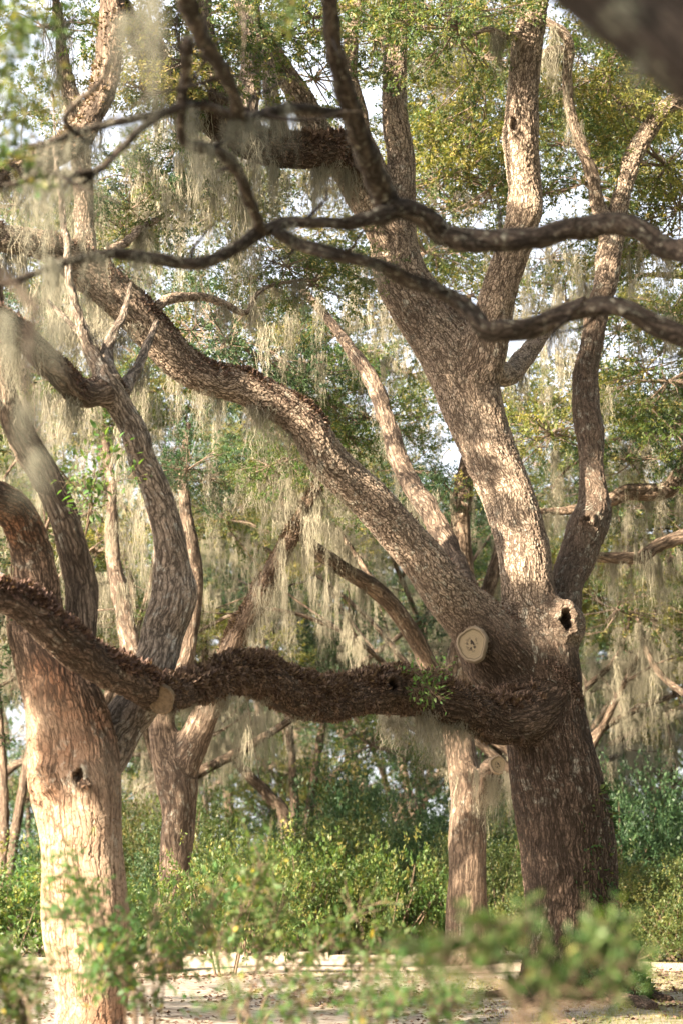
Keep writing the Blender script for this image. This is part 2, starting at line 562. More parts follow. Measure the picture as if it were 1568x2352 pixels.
def curtain_geo(seed, n=7, length=1.0, span=1.3, w0=.0065):
    g = np.random.default_rng(seed)
    geo = Geo()
    for k in range(n):
        b = beard_geo(seed * 31 + k, int(g.integers(16, 50)), length * g.choice([.3, .45, .6, .8, 1.0]) * g.uniform(.85, 1.1), .11 * g.uniform(.5, 1.5), w0)
        geo.merge(b, ((k / (n - 1) - .5) * span + g.normal(0, .09), g.normal(0, .25), g.normal(0, .07)), 1.0, g.uniform(0, 6))
    return geo


BOUGH = {}
for key, mat_, leaf_, sub_ in (('oak', LEAF_OAK, (.05, .085), 17), ('dark', LEAF_DARK, (.05, .08), 20), ('gold', LEAF_GOLD, (.05, .085), 16), ('fresh', LEAF_BRIGHT, (.05, .08), 15)):
    BOUGH[key] = [geo_mesh('foliage_' + key, bough_geo(100 + 10 * len(BOUGH) + i, nsub=sub_, leaf=leaf_), (mat_, TWIG), smooth=False) for i in range(4 if key == 'oak' else 3)]
SHRUB = {}
for key, mat_, leaf_ in (('bright', LEAF_BRIGHT, (.04, .075)), ('dark', LEAF_DARK, (.045, .08)), ('gold', LEAF_OLIVE, (.04, .07)), ('near', LEAF_NEAR, (.025, .045))):
    SHRUB[key] = [geo_mesh('shrub_' + key, shrub_geo(300 + 10 * len(SHRUB) + i, leaf=leaf_), (mat_, STEM), smooth=False) for i in range(2)]
for key, mat_ in (('big_dark', LEAF_DARK), ('big_gold', LEAF_OLIVE)):
    SHRUB[key] = [geo_mesh('shrub_' + key, shrub_geo(360 + 10 * len(SHRUB) + i, n=1000, per=13, leaf=(.022, .042), reach=.08), (mat_, STEM), smooth=False) for i in range(2)]
BEARD = [geo_mesh('moss_beard', beard_geo(500 + i), (MOSS,), smooth=False) for i in range(7)]
CURTAIN = [geo_mesh('moss_curtain', curtain_geo(520 + i), (MOSS,), smooth=False) for i in range(6)]
NEAR_BEARD = [geo_mesh('near_moss_beard', beard_geo(540 + i, 70, 1.0, .10, .005), (MOSS_NEAR,), smooth=False) for i in range(4)]
rng = random.Random(11)


def bough(parent, w, size=1.0, key='oak', base=(0, 0, 0), flat=1.0):
    me = rng.choice(BOUGH[key])
    return obj('foliage', me, parent, tuple(np.asarray(w) - np.asarray(base)), (rng.uniform(-.25, .25), rng.uniform(-.25, .25), rng.uniform(0, 6.28)), (size, size, size * flat))


def moss(parent, w, length=1.0, base=(0, 0, 0), curtain=False, wide=1.0, near=False):
    me = rng.choice(NEAR_BEARD if near else CURTAIN if curtain else BEARD)
    return obj('hanging_moss', me, parent, tuple(np.asarray(w) - np.asarray(base)), (0, 0, rng.uniform(-.5, .5) if curtain else rng.uniform(0, 6.28)), (wide, wide, length), kind='stuff')


# ------------------------------------------------------------------ remeshed trees
def K(pts):
    """(x, y, half width, depth) -> xyz radius"""
    return np.array([[*P(x, y, d), hw(h, d)] for x, y, h, d in pts])


def remeshed(limbs, voxel, levels, smooth_it=5, lump=.09, dents=()):
    """limbs: list of sampled paths. Union, rounded joints, and bark coordinates per vertex. Returns V, F(quads), B, limb id"""
    g = Geo()
    for i, A in enumerate(limbs):
        V, F, B = tube(A, 20, lump, seed=i + 3)
        g.add(V, F)
    V, F, _, _, _ = g.arrays()
    me = mesh('tmp', V, F)
    o = bpy.data.objects.new('tmp', me)
    COL.objects.link(o)
    r = o.modifiers.new('r', 'REMESH'); r.mode = 'VOXEL'; r.voxel_size = voxel; r.adaptivity = 0
    s = o.modifiers.new('s', 'SMOOTH'); s.factor = .5; s.iterations = smooth_it
    if levels:
        u = o.modifiers.new('u', 'SUBSURF'); u.levels = levels; u.render_levels = levels
    dg = bpy.context.evaluated_depsgraph_get()
    ev = o.evaluated_get(dg)
    em = ev.to_mesh()
    nv = len(em.vertices)
    Vo = np.zeros(nv * 3, np.float32); em.vertices.foreach_get('co', Vo); Vo = Vo.reshape(-1, 3).astype(float)
    No = np.zeros(nv * 3, np.float32); em.vertices.foreach_get('normal', No); No = No.reshape(-1, 3).astype(float)
    nl = len(em.loops)
    Fo = np.zeros(nl, np.int32); em.loops.foreach_get('vertex_index', Fo)
    assert nl == 4 * len(em.polygons)
    Fo = Fo.reshape(-1, 4)
    ev.to_mesh_clear()
    bpy.data.objects.remove(o); bpy.data.meshes.remove(me)
    # nearest limb sample for every vertex
    Cs, Rs, Ts, Ns, Bs, Ss, Is = [], [], [], [], [], [], []
    for i, A in enumerate(limbs):
        T, Nn, Bn = frames(A[:, :3])
        s = np.concatenate([[0], np.cumsum(np.linalg.norm(np.diff(A[:, :3], axis=0), axis=1))]) + 17.3 * i
        Cs.append(A[:, :3]); Rs.append(A[:, 3]); Ts.append(T); Ns.append(Nn); Bs.append(Bn); Ss.append(s); Is.append(np.full(len(A), i))
    Cs, Rs, Ts, Ns, Bs, Ss, Is = [np.concatenate(q) for q in (Cs, Rs, Ts, Ns, Bs, Ss, Is)]
    best = np.zeros(nv, int)
    c2 = (Cs ** 2).sum(1)
    for a in range(0, nv, 20000):
        v = Vo[a:a + 20000]
        d = np.sqrt(np.maximum((v ** 2).sum(1)[:, None] + c2[None] - 2 * v @ Cs.T, 0)) - Rs[None]
        best[a:a + 20000] = d.argmin(1)
    o_ = Vo - Cs[best]
    B = np.stack([(o_ * Ns[best]).sum(1), (o_ * Bs[best]).sum(1), Ss[best] + (o_ * Ts[best]).sum(1)], 1)
    for (c, rr, ring, depth, ax) in dents:      # knot holes: a raised collar round a hollow
        c = np.asarray(c); ax = norm(np.asarray(ax, float))
        q = Vo - c
        al = (q * ax).sum(1)
        pr = q - al[:, None] * ax
        rho = np.sqrt((pr[:, 0] ** 2 + pr[:, 1] ** 2) / rr[0] ** 2 + pr[:, 2] ** 2 / rr[1] ** 2)
        ph = np.arctan2(pr[:, 2], pr[:, 0])
        rho = rho * (1 + .10 * np.sin(3 * ph + 1) + .07 * np.sin(5 * ph + 2) + .05 * np.sin(9 * ph))
        ok = (np.abs(al) < 3.0 * max(rr)) & ((No * ax).sum(1) > -.1)
        up = ring * np.exp(-((rho - 1.35) / .55) ** 2) * (1 + .22 * np.sin(rho * 16 + ph * 2))
        dn = depth * np.clip((1.02 - rho) / .35, 0, 1) ** 1.0
        Vo += ok[:, None] * (up[:, None] * (No * .6 + ax * .4) - dn[:, None] * ax)
    return Vo, Fo, B, Is[best], No


def split_limbs(parent, base, Vo, Fo, B, ids, names_mats, tone=None):
    fid = ids[Fo[:, 0]]
    out = []
    for i, (nm, mt) in enumerate(names_mats):
        f = Fo[fid == i]
        if not len(f):
            out.append(None); continue
        u, inv = np.unique(f, return_inverse=True)
        me = mesh(nm, Vo[u] - base, inv.reshape(-1, 4), B[u], None, None, (mt,), tone=None if tone is None else tone[u])
        out.append(obj(nm, me, parent))
    return out


def fern_on(parent, base, Vo, No, ids, limb, n, nz=(-.2, 1.0), size=(.02, .05), seed=1, yr=None, name='fern_cover', mat=None, out=.6, patch=0.0, lbl=None):
    """dried resurrection fern: little curled fronds all over a limb"""
    g = np.random.default_rng(seed)
    ok = np.isin(ids, limb) & (No[:, 2] > nz[0]) & (No[:, 2] <= nz[1])
    if yr is not None:
        ok &= yr(Vo)
    idx = np.nonzero(ok)[0]
    if patch:
        v = Vo[idx]
        w = np.sin(v[:, 0] * 2.3 + 1) * np.sin(v[:, 2] * 2.9 + 2) + np.sin(v[:, 0] * 5.1 + v[:, 2] * 4) * .5
        idx = idx[w > patch]
    v = Vo[idx]
    cl0 = .5 + .5 * np.sin(v[:, 0] * 5.3 + 2 * np.sin(v[:, 2] * 4 + v[:, 1] * 3)) * np.sin(v[:, 2] * 7 + v[:, 1] * 4 + v[:, 0] * 2)
    p = (.3 + .7 * np.clip(No[idx, 2] + .3, 0, 1)) * (.3 + cl0)
    idx = g.choice(idx, n, p=p / p.sum())
    c = Vo[idx] - No[idx] * .006 + g.normal(0, .006, (n, 3))
    D = No[idx] * out + g.normal(0, .55, (n, 3)) + np.array([0, 0, .15])
    v = Vo[idx]
    cl = .5 + .5 * np.sin(v[:, 0] * 9 + 2 * np.sin(v[:, 2] * 7 + v[:, 1] * 5)) * np.sin(v[:, 2] * 11 + v[:, 1] * 8 + v[:, 0] * 3)
    L = g.uniform(size[0], size[1], n) * (1 + .8 * np.clip(No[idx, 2], 0, 1)) * (.55 + .95 * cl)
    D += np.array([0, 0, -1.1]) * np.clip(.55 - No[idx, 2], 0, 1)[:, None]
    c = c - (No[idx] * .012) * (1 - cl)[:, None]
    V, F = leaves(c, D, L, L * g.uniform(.15, .3, n), g, .5)
    me = mesh(name, V - base, F, None, np.repeat(g.random(n), 4), None, (mat or FERN,), smooth=False)
    return obj(name, me, parent, kind='stuff', label=lbl)


def thin_limb(parent, base, pts, mat, name='branch', nseg=9, lump=.1, seed=0, world=False):
    A = path(np.asarray(pts, float) if world else K(pts), .06)
    V, F, B = tube(A, nseg, lump, seed, flare=.25)
    o = obj(name, mesh(name, V - base, F, B, None, None, (mat,)), parent)
    return o, A


def moss_along(parent, base, A, n, lens, t0=0.0, t1=1.0, curtain=False, wide=(.7, 1.2), near=False, seed=None):
    for _ in range(n):
        i = int((t0 + (t1 - t0) * rng.random()) * (len(A) - 1))
        p = A[i, :3] - np.array([0, 0, A[i, 3] * .75])
        moss(parent, p, rng.uniform(*lens), base, curtain, rng.uniform(*wide), near)


def cut_face(parent, base, c, ax, r, ry, mat, name='sawn_face'):
    """a sawn disc with a raised bark lip, facing along ax"""
    ax = norm(np.asarray(ax, float)); u = norm(np.cross(ax, [0, 0, 1.0])); v = np.cross(u, ax)
    n = 36
    prof = [(0.0, .0), (.35, .0), (.7, .001), (.93, .002), (.965, .010), (1.02, .014), (1.1, .004), (1.16, -.05)]
    th = np.linspace(0, 2 * math.pi, n, endpoint=False)
    g = np.random.default_rng(5)
    wob = 1 + .05 * np.sin(3 * th + 1) + .03 * np.sin(5 * th) + .02 * np.sin(11 * th + 2)
    V = []
    for q, h in prof:
        V.append(c + (np.cos(th) * wob * r * q)[:, None] * u + (np.sin(th) * wob * ry * q)[:, None] * v + ax * h)
    V = np.vstack(V)
    Bc = np.concatenate([np.stack([np.cos(th) * q, np.sin(th) * q, np.zeros(n)], 1) for q, h in prof])
    i = np.arange(len(prof) - 1)[:, None] * n; j = np.arange(n)[None]; k = (j + 1) % n
    F = np.stack([i + j, i + k, i + n + k, i + n + j], -1).reshape(-1, 4)
    return obj(name, mesh(name, V - base, F, Bc, None, None, (mat,)), parent)


def wood_cut_mat():
    m, nt, out = nodes('sawn_wood')
    at = N_(nt, 'ShaderNodeAttribute', attribute_name='bark').outputs['Vector']
    ln = N_(nt, 'ShaderNodeVectorMath', {0: at}, operation='LENGTH').outputs['Value']
    nz = N_(nt, 'ShaderNodeTexNoise', {'Vector': at, 'Scale': 2.0, 'Detail': 4.0}).outputs['Fac']
    rr = math_(nt, 'ADD', ln, math_(nt, 'MULTIPLY', nz, .12))
    rings = math_(nt, 'SINE', math_(nt, 'MULTIPLY', rr, 62.0))
    c = mix_(nt, math_(nt, 'ADD', math_(nt, 'MULTIPLY', rings, .5), .5, True), (.17, .135, .085), (.235, .19, .125))
    gr = N_(nt, 'ShaderNodeTexNoise', {'Vector': at, 'Scale': 5.0, 'Detail': 6.0, 'Roughness': .7}).outputs['Fac']
    c = mix_(nt, ramp(nt, gr, [(.35, 0.), (.7, .7)]), c, (.16, .13, .09))
    # rot in the heart and radial checks
    ve = N_(nt, 'ShaderNodeTexNoise', {'Vector': at, 'Scale': 4.0, 'Detail': 3.0, 'W': 5.0}, noise_dimensions='4D').outputs['Fac']
    heart = math_(nt, 'MULTIPLY', ramp(nt, ln, [(.25, 1.), (.55, 0.)]), ramp(nt, ve, [(.49, 0.), (.53, 1.)]))
    c = mix_(nt, heart, c, (.02, .015, .012))
    sp = N_(nt, 'ShaderNodeSeparateXYZ', {0: at})
    an = math_(nt, 'ARCTAN2', sp.outputs[1], sp.outputs[0])
    chk = math_(nt, 'ABSOLUTE', math_(nt, 'SINE', math_(nt, 'ADD', math_(nt, 'MULTIPLY', an, 5.5), math_(nt, 'MULTIPLY', nz, 5.0))))
    chk = math_(nt, 'MULTIPLY', ramp(nt, chk, [(0., 1.), (.09, 0.)]), ramp(nt, ln, [(.2, 1.), (.85, 0.)]))
    c = mix_(nt, math_(nt, 'MULTIPLY', chk, .8), c, (.05, .038, .026))
    groove = ramp(nt, ln, [(.86, 0.), (.90, 1.), (.93, 1.), (.95, 0.)])
    c = mix_(nt, math_(nt, 'MULTIPLY', groove, .75), c, (.06, .045, .03))
    rim = ramp(nt, ln, [(.95, 0.), (.98, 1.)])
    c = mix_(nt, rim, c, mix_(nt, gr, (.23, .19, .14), (.12, .092, .065)))
    b = N_(nt, 'ShaderNodeBsdfPrincipled', {'Base Color': c, 'Roughness': .85, 'Specular IOR Level': .2})
    nt.links.new(b.outputs[0], out.inputs[0])
    return m


CUT = wood_cut_mat()

# ================================================================== GROUND
def ground_mat():
    m, nt, out = nodes('sandy_ground')
    tc = N_(nt, 'ShaderNodeNewGeometry').outputs['Position']
    n1 = N_(nt, 'ShaderNodeTexNoise', {'Vector': tc, 'Scale': .45, 'Detail': 5.0, 'Roughness': .6}).outputs['Fac']
    n2 = N_(nt, 'ShaderNodeTexNoise', {'Vector': tc, 'Scale': 6.0, 'Detail': 6.0, 'Roughness': .7}).outputs['Fac']
    n3 = N_(nt, 'ShaderNodeTexNoise', {'Vector': tc, 'Scale': 40.0, 'Detail': 4.0, 'Roughness': .7}).outputs['Fac']
    sand = mix_(nt, n2, (.36, .33, .29), (.25, .22, .185))
    dirt = mix_(nt, n3, (.13, .10, .07), (.21, .165, .12))
    grass = mix_(nt, n3, (.07, .09, .03), (.17, .15, .06))
    c = mix_(nt, ramp(nt, n2, [(.48, 0.), (.62, 1.)]), sand, dirt)
    sx = N_(nt, 'ShaderNodeSeparateXYZ', {0: tc}).outputs[0]
    gx = math_(nt, 'ADD', math_(nt, 'MULTIPLY', sx, .075), math_(nt, 'MULTIPLY', math_(nt, 'SUBTRACT', n1, .5), 2.2))
    gm = math_(nt, 'MULTIPLY', ramp(nt, gx, [(.02, 0.), (.35, 1.)]), ramp(nt, n2, [(.36, 0.), (.58, 1.)]))
    c = mix_(nt, gm, c, grass)
    b = N_(nt, 'ShaderNodeBsdfPrincipled', {'Base Color': c, 'Roughness': .95, 'Specular IOR Level': .1})
    bp = N_(nt, 'ShaderNodeBump', {'Height': math_(nt, 'ADD', n2, math_(nt, 'MULTIPLY', n3, .4)), 'Strength': .8, 'Distance': .03})
    nt.links.new(bp.outputs[0], b.inputs['Normal'])
    nt.links.new(b.outputs[0], out.inputs[0])
    return m


def gz(x, y):
    return .03 * np.sin(x * 1.1 + .4 * y) + .025 * np.sin(.9 * y - x * .6 + 1) + .01 * np.sin(3.1 * x + 1.3) * np.sin(2.7 * y)


xs = np.unique(np.concatenate([np.linspace(-400, -12, 22), np.arange(-12, 12.1, .22), np.linspace(12, 400, 22)]))
ys = np.unique(np.concatenate([np.linspace(-60, 8, 14), np.arange(8, 50, .3), np.linspace(50, 600, 40)]))
X, Y = np.meshgrid(xs, ys)
near = np.exp(-np.maximum(0, np.hypot(X, Y - 28) - 25) / 10)
Z = gz(X, Y) * near
V = np.stack([X, Y, Z], -1).reshape(-1, 3)
i = np.arange(len(ys) - 1)[:, None] * len(xs); j = np.arange(len(xs) - 1)[None]
F = np.stack([i + j, i + j + 1, i + len(xs) + j + 1, i + len(xs) + j], -1).reshape(-1, 4)
GROUND = obj('ground', mesh('ground', V, F, mats=(ground_mat(),)), kind='structure')

# pale sandy lane with a low kerb on its far side
lane = plain('pale_sand', (.50, .42, .33), (.38, .31, .24), 2.5, .95, .02)
lx = np.arange(-14, 14.1, .25)
edge0 = 36.8 + .35 * np.sin(lx * .7) + .2 * np.sin(lx * 2.1 + 1) + .06 * lx
edge1 = 41.7 + .04 * lx + 0 * lx
t = np.linspace(0, 1, 9)
Yl = edge0[None] * (1 - t[:, None]) + edge1[None] * t[:, None]
Xl = np.repeat(lx[None], 9, 0)
V = np.stack([Xl, Yl, gz(Xl, Yl) + .012], -1).reshape(-1, 3)
i = np.arange(8)[:, None] * len(lx); j = np.arange(len(lx) - 1)[None]
F = np.stack([i + j, i + j + 1, i + len(lx) + j + 1, i + len(lx) + j], -1).reshape(-1, 4)
obj('sandy_path', mesh('sandy_path', V, F, mats=(lane,)), kind='structure')
concrete = plain('weathered_concrete', (.36, .32, .26), (.19, .165, .13), 3.0, .9, .006)
kerb = thing('kerb', 'low pale concrete kerb along the far side of the sandy lane', 'kerb', (0, 42, 0))
for k in range(16):
    x0 = -14 + k * 1.15
    L = 1.13
    g = Geo()
    y0 = 41.75 + .04 * (x0 + .5)
    h = .11 + rng.uniform(-.012, .012)
    q = .015
    ring = [(0, 0), (0, h - q), (q, h), (.2 - q, h), (.2, h - q), (.2, 0)]
    Vk = np.array([[xx, yy, zz] for xx in (0, L) for yy, zz in ring])
    n = len(ring)
    Fk = [[a, a + 1, n + a + 1, n + a] for a in range(n - 1)] + [[0, 5, 4, 1], [1, 4, 3, 2], [6, 7, 10, 11], [7, 8, 9, 10]]
    g.add(Vk, Fk)
    obj('kerb_stone', geo_mesh('kerb_stone', g, (concrete,), False), kerb, (x0, y0 - 42, float(gz(x0, y0))), (0, 0, .04 + rng.uniform(-.01, .01)))

# ================================================================== A: the big live oak on the right
baseA = P(1312, 2285, 30.0); baseA[2] = 0
oakA = thing('live_oak', 'huge live oak on the right with spreading limbs and a sawn stub', 'tree', tuple(baseA))
A_trunk = [(1330, 2330, 175, 30), (1320, 2275, 150, 30), (1314, 2210, 122, 30), (1310, 2143, 108, 30), (1306, 2068, 104, 30), (1304, 1993, 104, 30), (1300, 1918, 105, 30), (1286, 1818, 104, 30),
           (1266, 1718, 98, 30), (1250, 1618, 92, 30), (1238, 1530, 96, 30), (1226, 1460, 92, 30)]
A2 = [(1236, 1530, 80, 30), (1222, 1440, 72, 30), (1214, 1384, 64, 30), (1204, 1309, 62, 30), (1194, 1234, 63, 30.1), (1170, 1144, 63, 30.2), (1131, 1064, 64, 30.3), (1106, 999, 66, 30.4),
      (1078, 909, 76, 30.5), (1056, 838, 84, 30.6), (1012, 770, 76, 30.7), (965, 710, 70, 30.8), (927, 650, 65, 30.9), (908, 575, 60, 31), (908, 500, 48, 31), (918, 420, 38, 31.1), (920, 350, 35, 31.2),
      (908, 280, 34, 31.2), (905, 200, 33, 31.3), (909, 100, 31, 31.4), (915, 0, 30, 31.5), (925, -160, 27, 31.7), (950, -330, 18, 32)]
A1 = [(1215, 1580, 82, 30), (1145, 1500, 86, 29.8), (1092, 1432, 70, 29.6), (1045, 1380, 62, 29.4), (999, 1326, 55, 29.2), (940, 1250, 52, 29), (866, 1166, 51, 28.8), (799, 1104, 50, 28.6), (740, 1040, 49, 28.4),
      (700, 971, 47, 28.2), (655, 935, 45, 28.1), (565, 892, 44, 27.9), (480, 868, 44, 27.7), (405, 824, 46, 27.5), (355, 768, 49, 27.3), (295, 700, 50, 27.1), (210, 635, 50, 26.9), (155, 588, 42, 26.7), (95, 562, 38, 26.5),
      (0, 548, 37, 26.2), (-110, 520, 34, 26), (-260, 430, 28, 25.6)]
A2b = [(1075, 905, 60, 30.5), (1105, 825, 60, 30.3), (1128, 745, 50, 30.2), (1144, 675, 46, 30.1), (1166, 600, 43, 30), (1193, 525, 42, 29.9), (1205, 475, 46, 29.8), (1204, 425, 41, 29.8), (1199, 350, 43, 29.7),
       (1197, 275, 44, 29.6), (1201, 200, 41, 29.6), (1208, 100, 41, 29.5), (1221, 40, 36, 29.5), (1250, -80, 32, 29.4), (1310, -260, 22, 29.2)]
A3 = [(1262, 1500, 55, 30.2), (1285, 1420, 46, 30.4), (1303, 1344, 40, 30.6), (1319, 1294, 43, 30.8), (1334, 1249, 45, 30.9), (1350, 1209, 49, 31), (1364, 1169, 40, 31.1), (1361, 1109, 34, 31.2), (1355, 1059, 30, 31.3),
      (1355, 984, 35, 31.4), (1345, 934, 34, 31.5), (1344, 859, 31, 31.6), (1359, 784, 29, 31.7), (1376, 700, 29, 31.8), (1394, 625, 31, 31.9), (1403, 560, 33, 32), (1420, 475, 26, 32.1), (1441, 400, 25, 32.2),
      (1459, 350, 25, 32.3), (1486, 300, 25, 32.4), (1526, 250, 24, 32.5), (1610, 195, 22, 32.7), (1760, 120, 15, 33)]
A4 = [(1300, 1545, 45, 30.2), (1262, 1592, 64, 29.9), (1212, 1632, 66, 29.6), (1155, 1655, 58, 29.3), (1095, 1640, 50, 29), (1040, 1618, 52, 28.6), (960, 1596, 51, 28.2), (895, 1587, 53, 27.8), (800, 1602, 49, 27.2), (740, 1610, 50, 26.8),
      (680, 1593, 51, 26.3), (600, 1556, 51, 25.6), (540, 1550, 49, 25.1), (480, 1570, 42, 24.5), (420, 1586, 40, 23.9), (370, 1598, 41, 23.4), (300, 1567, 42, 22.7), (240, 1535, 43, 22.1), (180, 1495, 45, 21.6), (120, 1450, 45, 21.2),
      (60, 1397, 42, 20.9), (0, 1368, 40, 20.7), (-90, 1355, 36, 20.4), (-260, 1300, 28, 20)]
A2c = [(915, 590, 46, 31), (868, 510, 42, 30.8), (805, 410, 37, 30.5), (745, 320, 34, 30.2), (700, 240, 32, 30), (650, 160, 30, 29.8), (600, 80, 28, 29.6), (540, -30, 26, 29.4), (440, -200, 18, 29)]
A1j = [(200, 625, 38, 26.9), (197, 575, 29, 26.9), (194, 500, 28, 26.9), (190, 420, 28, 26.9), (180, 330, 28, 26.9), (165, 230, 25, 26.9), (143, 130, 20, 26.9), (130, 0, 16, 26.9), (120, -140, 13, 26.9)]
A2e = [(835, 440, 34, 30.7), (815, 375, 38, 30.2), (755, 345, 41, 29.7), (650, 348, 42, 29.2), (560, 320, 40, 28.8), (480, 272, 36, 28.4), (410, 200, 31, 28), (330, 110, 26, 27.6), (260, -40, 20, 27)]
STUB = [(1130, 1475, 48, 29.8), (1106, 1478, 46, 29.55), (1092, 1480, 44, 29.4)]
# knot collar on the right shoulder of the trunk, and the stub collar on the right limb
KNOT = [(1280, 1440, 56, 30.0), (1294, 1436, 56, 29.75), (1298, 1434, 42, 29.60)]
limbs = [path(K(q), .07) for q in (A_trunk, A2, A1, A2b, A3, A4, A2c, A1j, A2e, STUB, KNOT)]
dents = [
    (P(1301, 1424, 29.55), (.075, .135), .065, .30, (.05, -1, .05)),
    (P(895, 1578, 27.5), (.075, .075), .06, .16, (.1, -1, .1)),
    (P(1350, 1193, 30.75), (.05, .04), .05, .04, (-.1, -1, 0)),
    (P(1173, 278, 29.3), (.035, .095), .035, .07, (-.35, -1, 0)),
]
Vo, Fo, B, ids, No = remeshed(limbs, .070, 2, 8, .08, dents)
def sstep(x, a, b):
    t = np.clip((x - a) / (b - a), 0, 1)
    return t * t * (3 - 2 * t)


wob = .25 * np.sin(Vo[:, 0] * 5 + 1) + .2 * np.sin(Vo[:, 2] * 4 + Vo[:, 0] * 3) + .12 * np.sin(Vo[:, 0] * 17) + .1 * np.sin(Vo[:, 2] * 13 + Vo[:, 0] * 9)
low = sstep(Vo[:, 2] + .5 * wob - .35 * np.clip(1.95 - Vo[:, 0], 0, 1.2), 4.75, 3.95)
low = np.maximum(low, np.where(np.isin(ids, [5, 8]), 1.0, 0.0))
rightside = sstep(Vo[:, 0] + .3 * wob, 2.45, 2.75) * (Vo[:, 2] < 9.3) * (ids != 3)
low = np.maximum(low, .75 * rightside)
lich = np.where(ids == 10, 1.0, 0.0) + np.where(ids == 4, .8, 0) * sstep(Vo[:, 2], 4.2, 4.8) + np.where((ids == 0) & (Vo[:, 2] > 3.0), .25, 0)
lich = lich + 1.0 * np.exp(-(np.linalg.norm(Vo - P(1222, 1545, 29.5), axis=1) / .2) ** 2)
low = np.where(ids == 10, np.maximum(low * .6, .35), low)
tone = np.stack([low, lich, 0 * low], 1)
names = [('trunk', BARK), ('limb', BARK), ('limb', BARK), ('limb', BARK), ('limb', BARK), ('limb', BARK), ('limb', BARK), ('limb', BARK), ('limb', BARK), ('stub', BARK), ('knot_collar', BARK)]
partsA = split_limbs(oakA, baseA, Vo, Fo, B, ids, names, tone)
labs = ['dark ridged main trunk', 'pale central limb forking upward', 'heavy limb sweeping up to the left with fern on top', 'upright right fork with bright sunlit bark', 'grey lichened limb on the right',
        'low dark fern covered limb reaching left', None, None, 'dark fern clad limb high up', 'stub of a sawn limb', 'swollen collar round a dark knot hole']
for o_, l_ in zip(partsA, labs):
    if o_ and l_:
        o_['label'] = l_
cA = P(1083, 1480, 29.17)
cut_face(partsA[9] or oakA, baseA, cA, (-.36, -1, .02), hw(32, 29.1), hw(37, 29.1), CUT)
cB = P(369, 1608, 22.98)
cut_face(partsA[5], baseA, cB, (-.1, -1, -.28), hw(27, 23.1), hw(30, 23.1), plain('old_sawn_wood', (.20, .145, .09), (.11, .08, .05), 30, .9, .004))
fern_on(partsA[5], baseA, Vo, No, ids, [5], 46000, (-.93, 1), (.022, .055), 3, lambda v: (np.linalg.norm(v - P(895, 1578, 27.45), axis=1) > .17) & (np.linalg.norm(v - P(370, 1607, 23.1), axis=1) > .16) & (v[:, 0] > -1.72) & (v[:, 0] < 2.05 + .25 * np.sin(v[:, 2] * 9) + .2 * np.sin(v[:, 0] * 31 + v[:, 2] * 23)))
fern_on(partsA[5], baseA, Vo, No, ids, [5], 13000, (.12, 1), (.022, .055), 33, lambda v: (np.linalg.norm(v - P(895, 1578, 27.45), axis=1) > .17) & (np.linalg.norm(v - P(370, 1607, 23.1), axis=1) > .16) & (v[:, 0] <= -1.72) & (v[:, 0] < 2.05 + .25 * np.sin(v[:, 2] * 9) + .2 * np.sin(v[:, 0] * 31 + v[:, 2] * 23)))
fern_on(partsA[2], baseA, Vo, No, ids, [2], 22000, (-.05, 1), (.012, .032), 4, lambda v: (v[:, 0] < -.15), patch=-.8)
fern_on(partsA[8], baseA, Vo, No, ids, [8], 14000, (-.7, 1), (.025, .06), 5)
fern_on(oakA, baseA, Vo, No, ids, [2, 1, 0], 1600, (.45, 1), (.015, .03), 6, lambda v: (v[:, 2] > 3.2) & (v[:, 0] > .8))
fern_on(partsA[0], baseA, Vo, No, ids, [0], 3500, (-.6, 1), (.015, .04), 26, lambda v: np.linalg.norm(v - P(1235, 1600, 29.5), axis=1) < .45 + .2 * np.sin(v[:, 0] * 13 + v[:, 2] * 9))
# small ivy up the right side of the trunk and round its foot
fern_on(partsA[0], baseA, Vo, No, ids, [0], 1900, (-1, 1), (.04, .085), 7, lambda v: (v[:, 0] > 3.02 + .12 * np.sin(v[:, 2] * 3.1) + .1 * np.sin(v[:, 2] * 7 + 1)) & (v[:, 2] < 2.6), 'ivy', IVY, 1.0)
fern_on(partsA[0], baseA, Vo, No, ids, [0], 420, (-1, 1), (.025, .05), 8, lambda v: (v[:, 2] < 2.4) & (np.sin(v[:, 0] * 7) + np.sin(v[:, 2] * 4.2) > .9), 'ivy', IVY, 1.0)
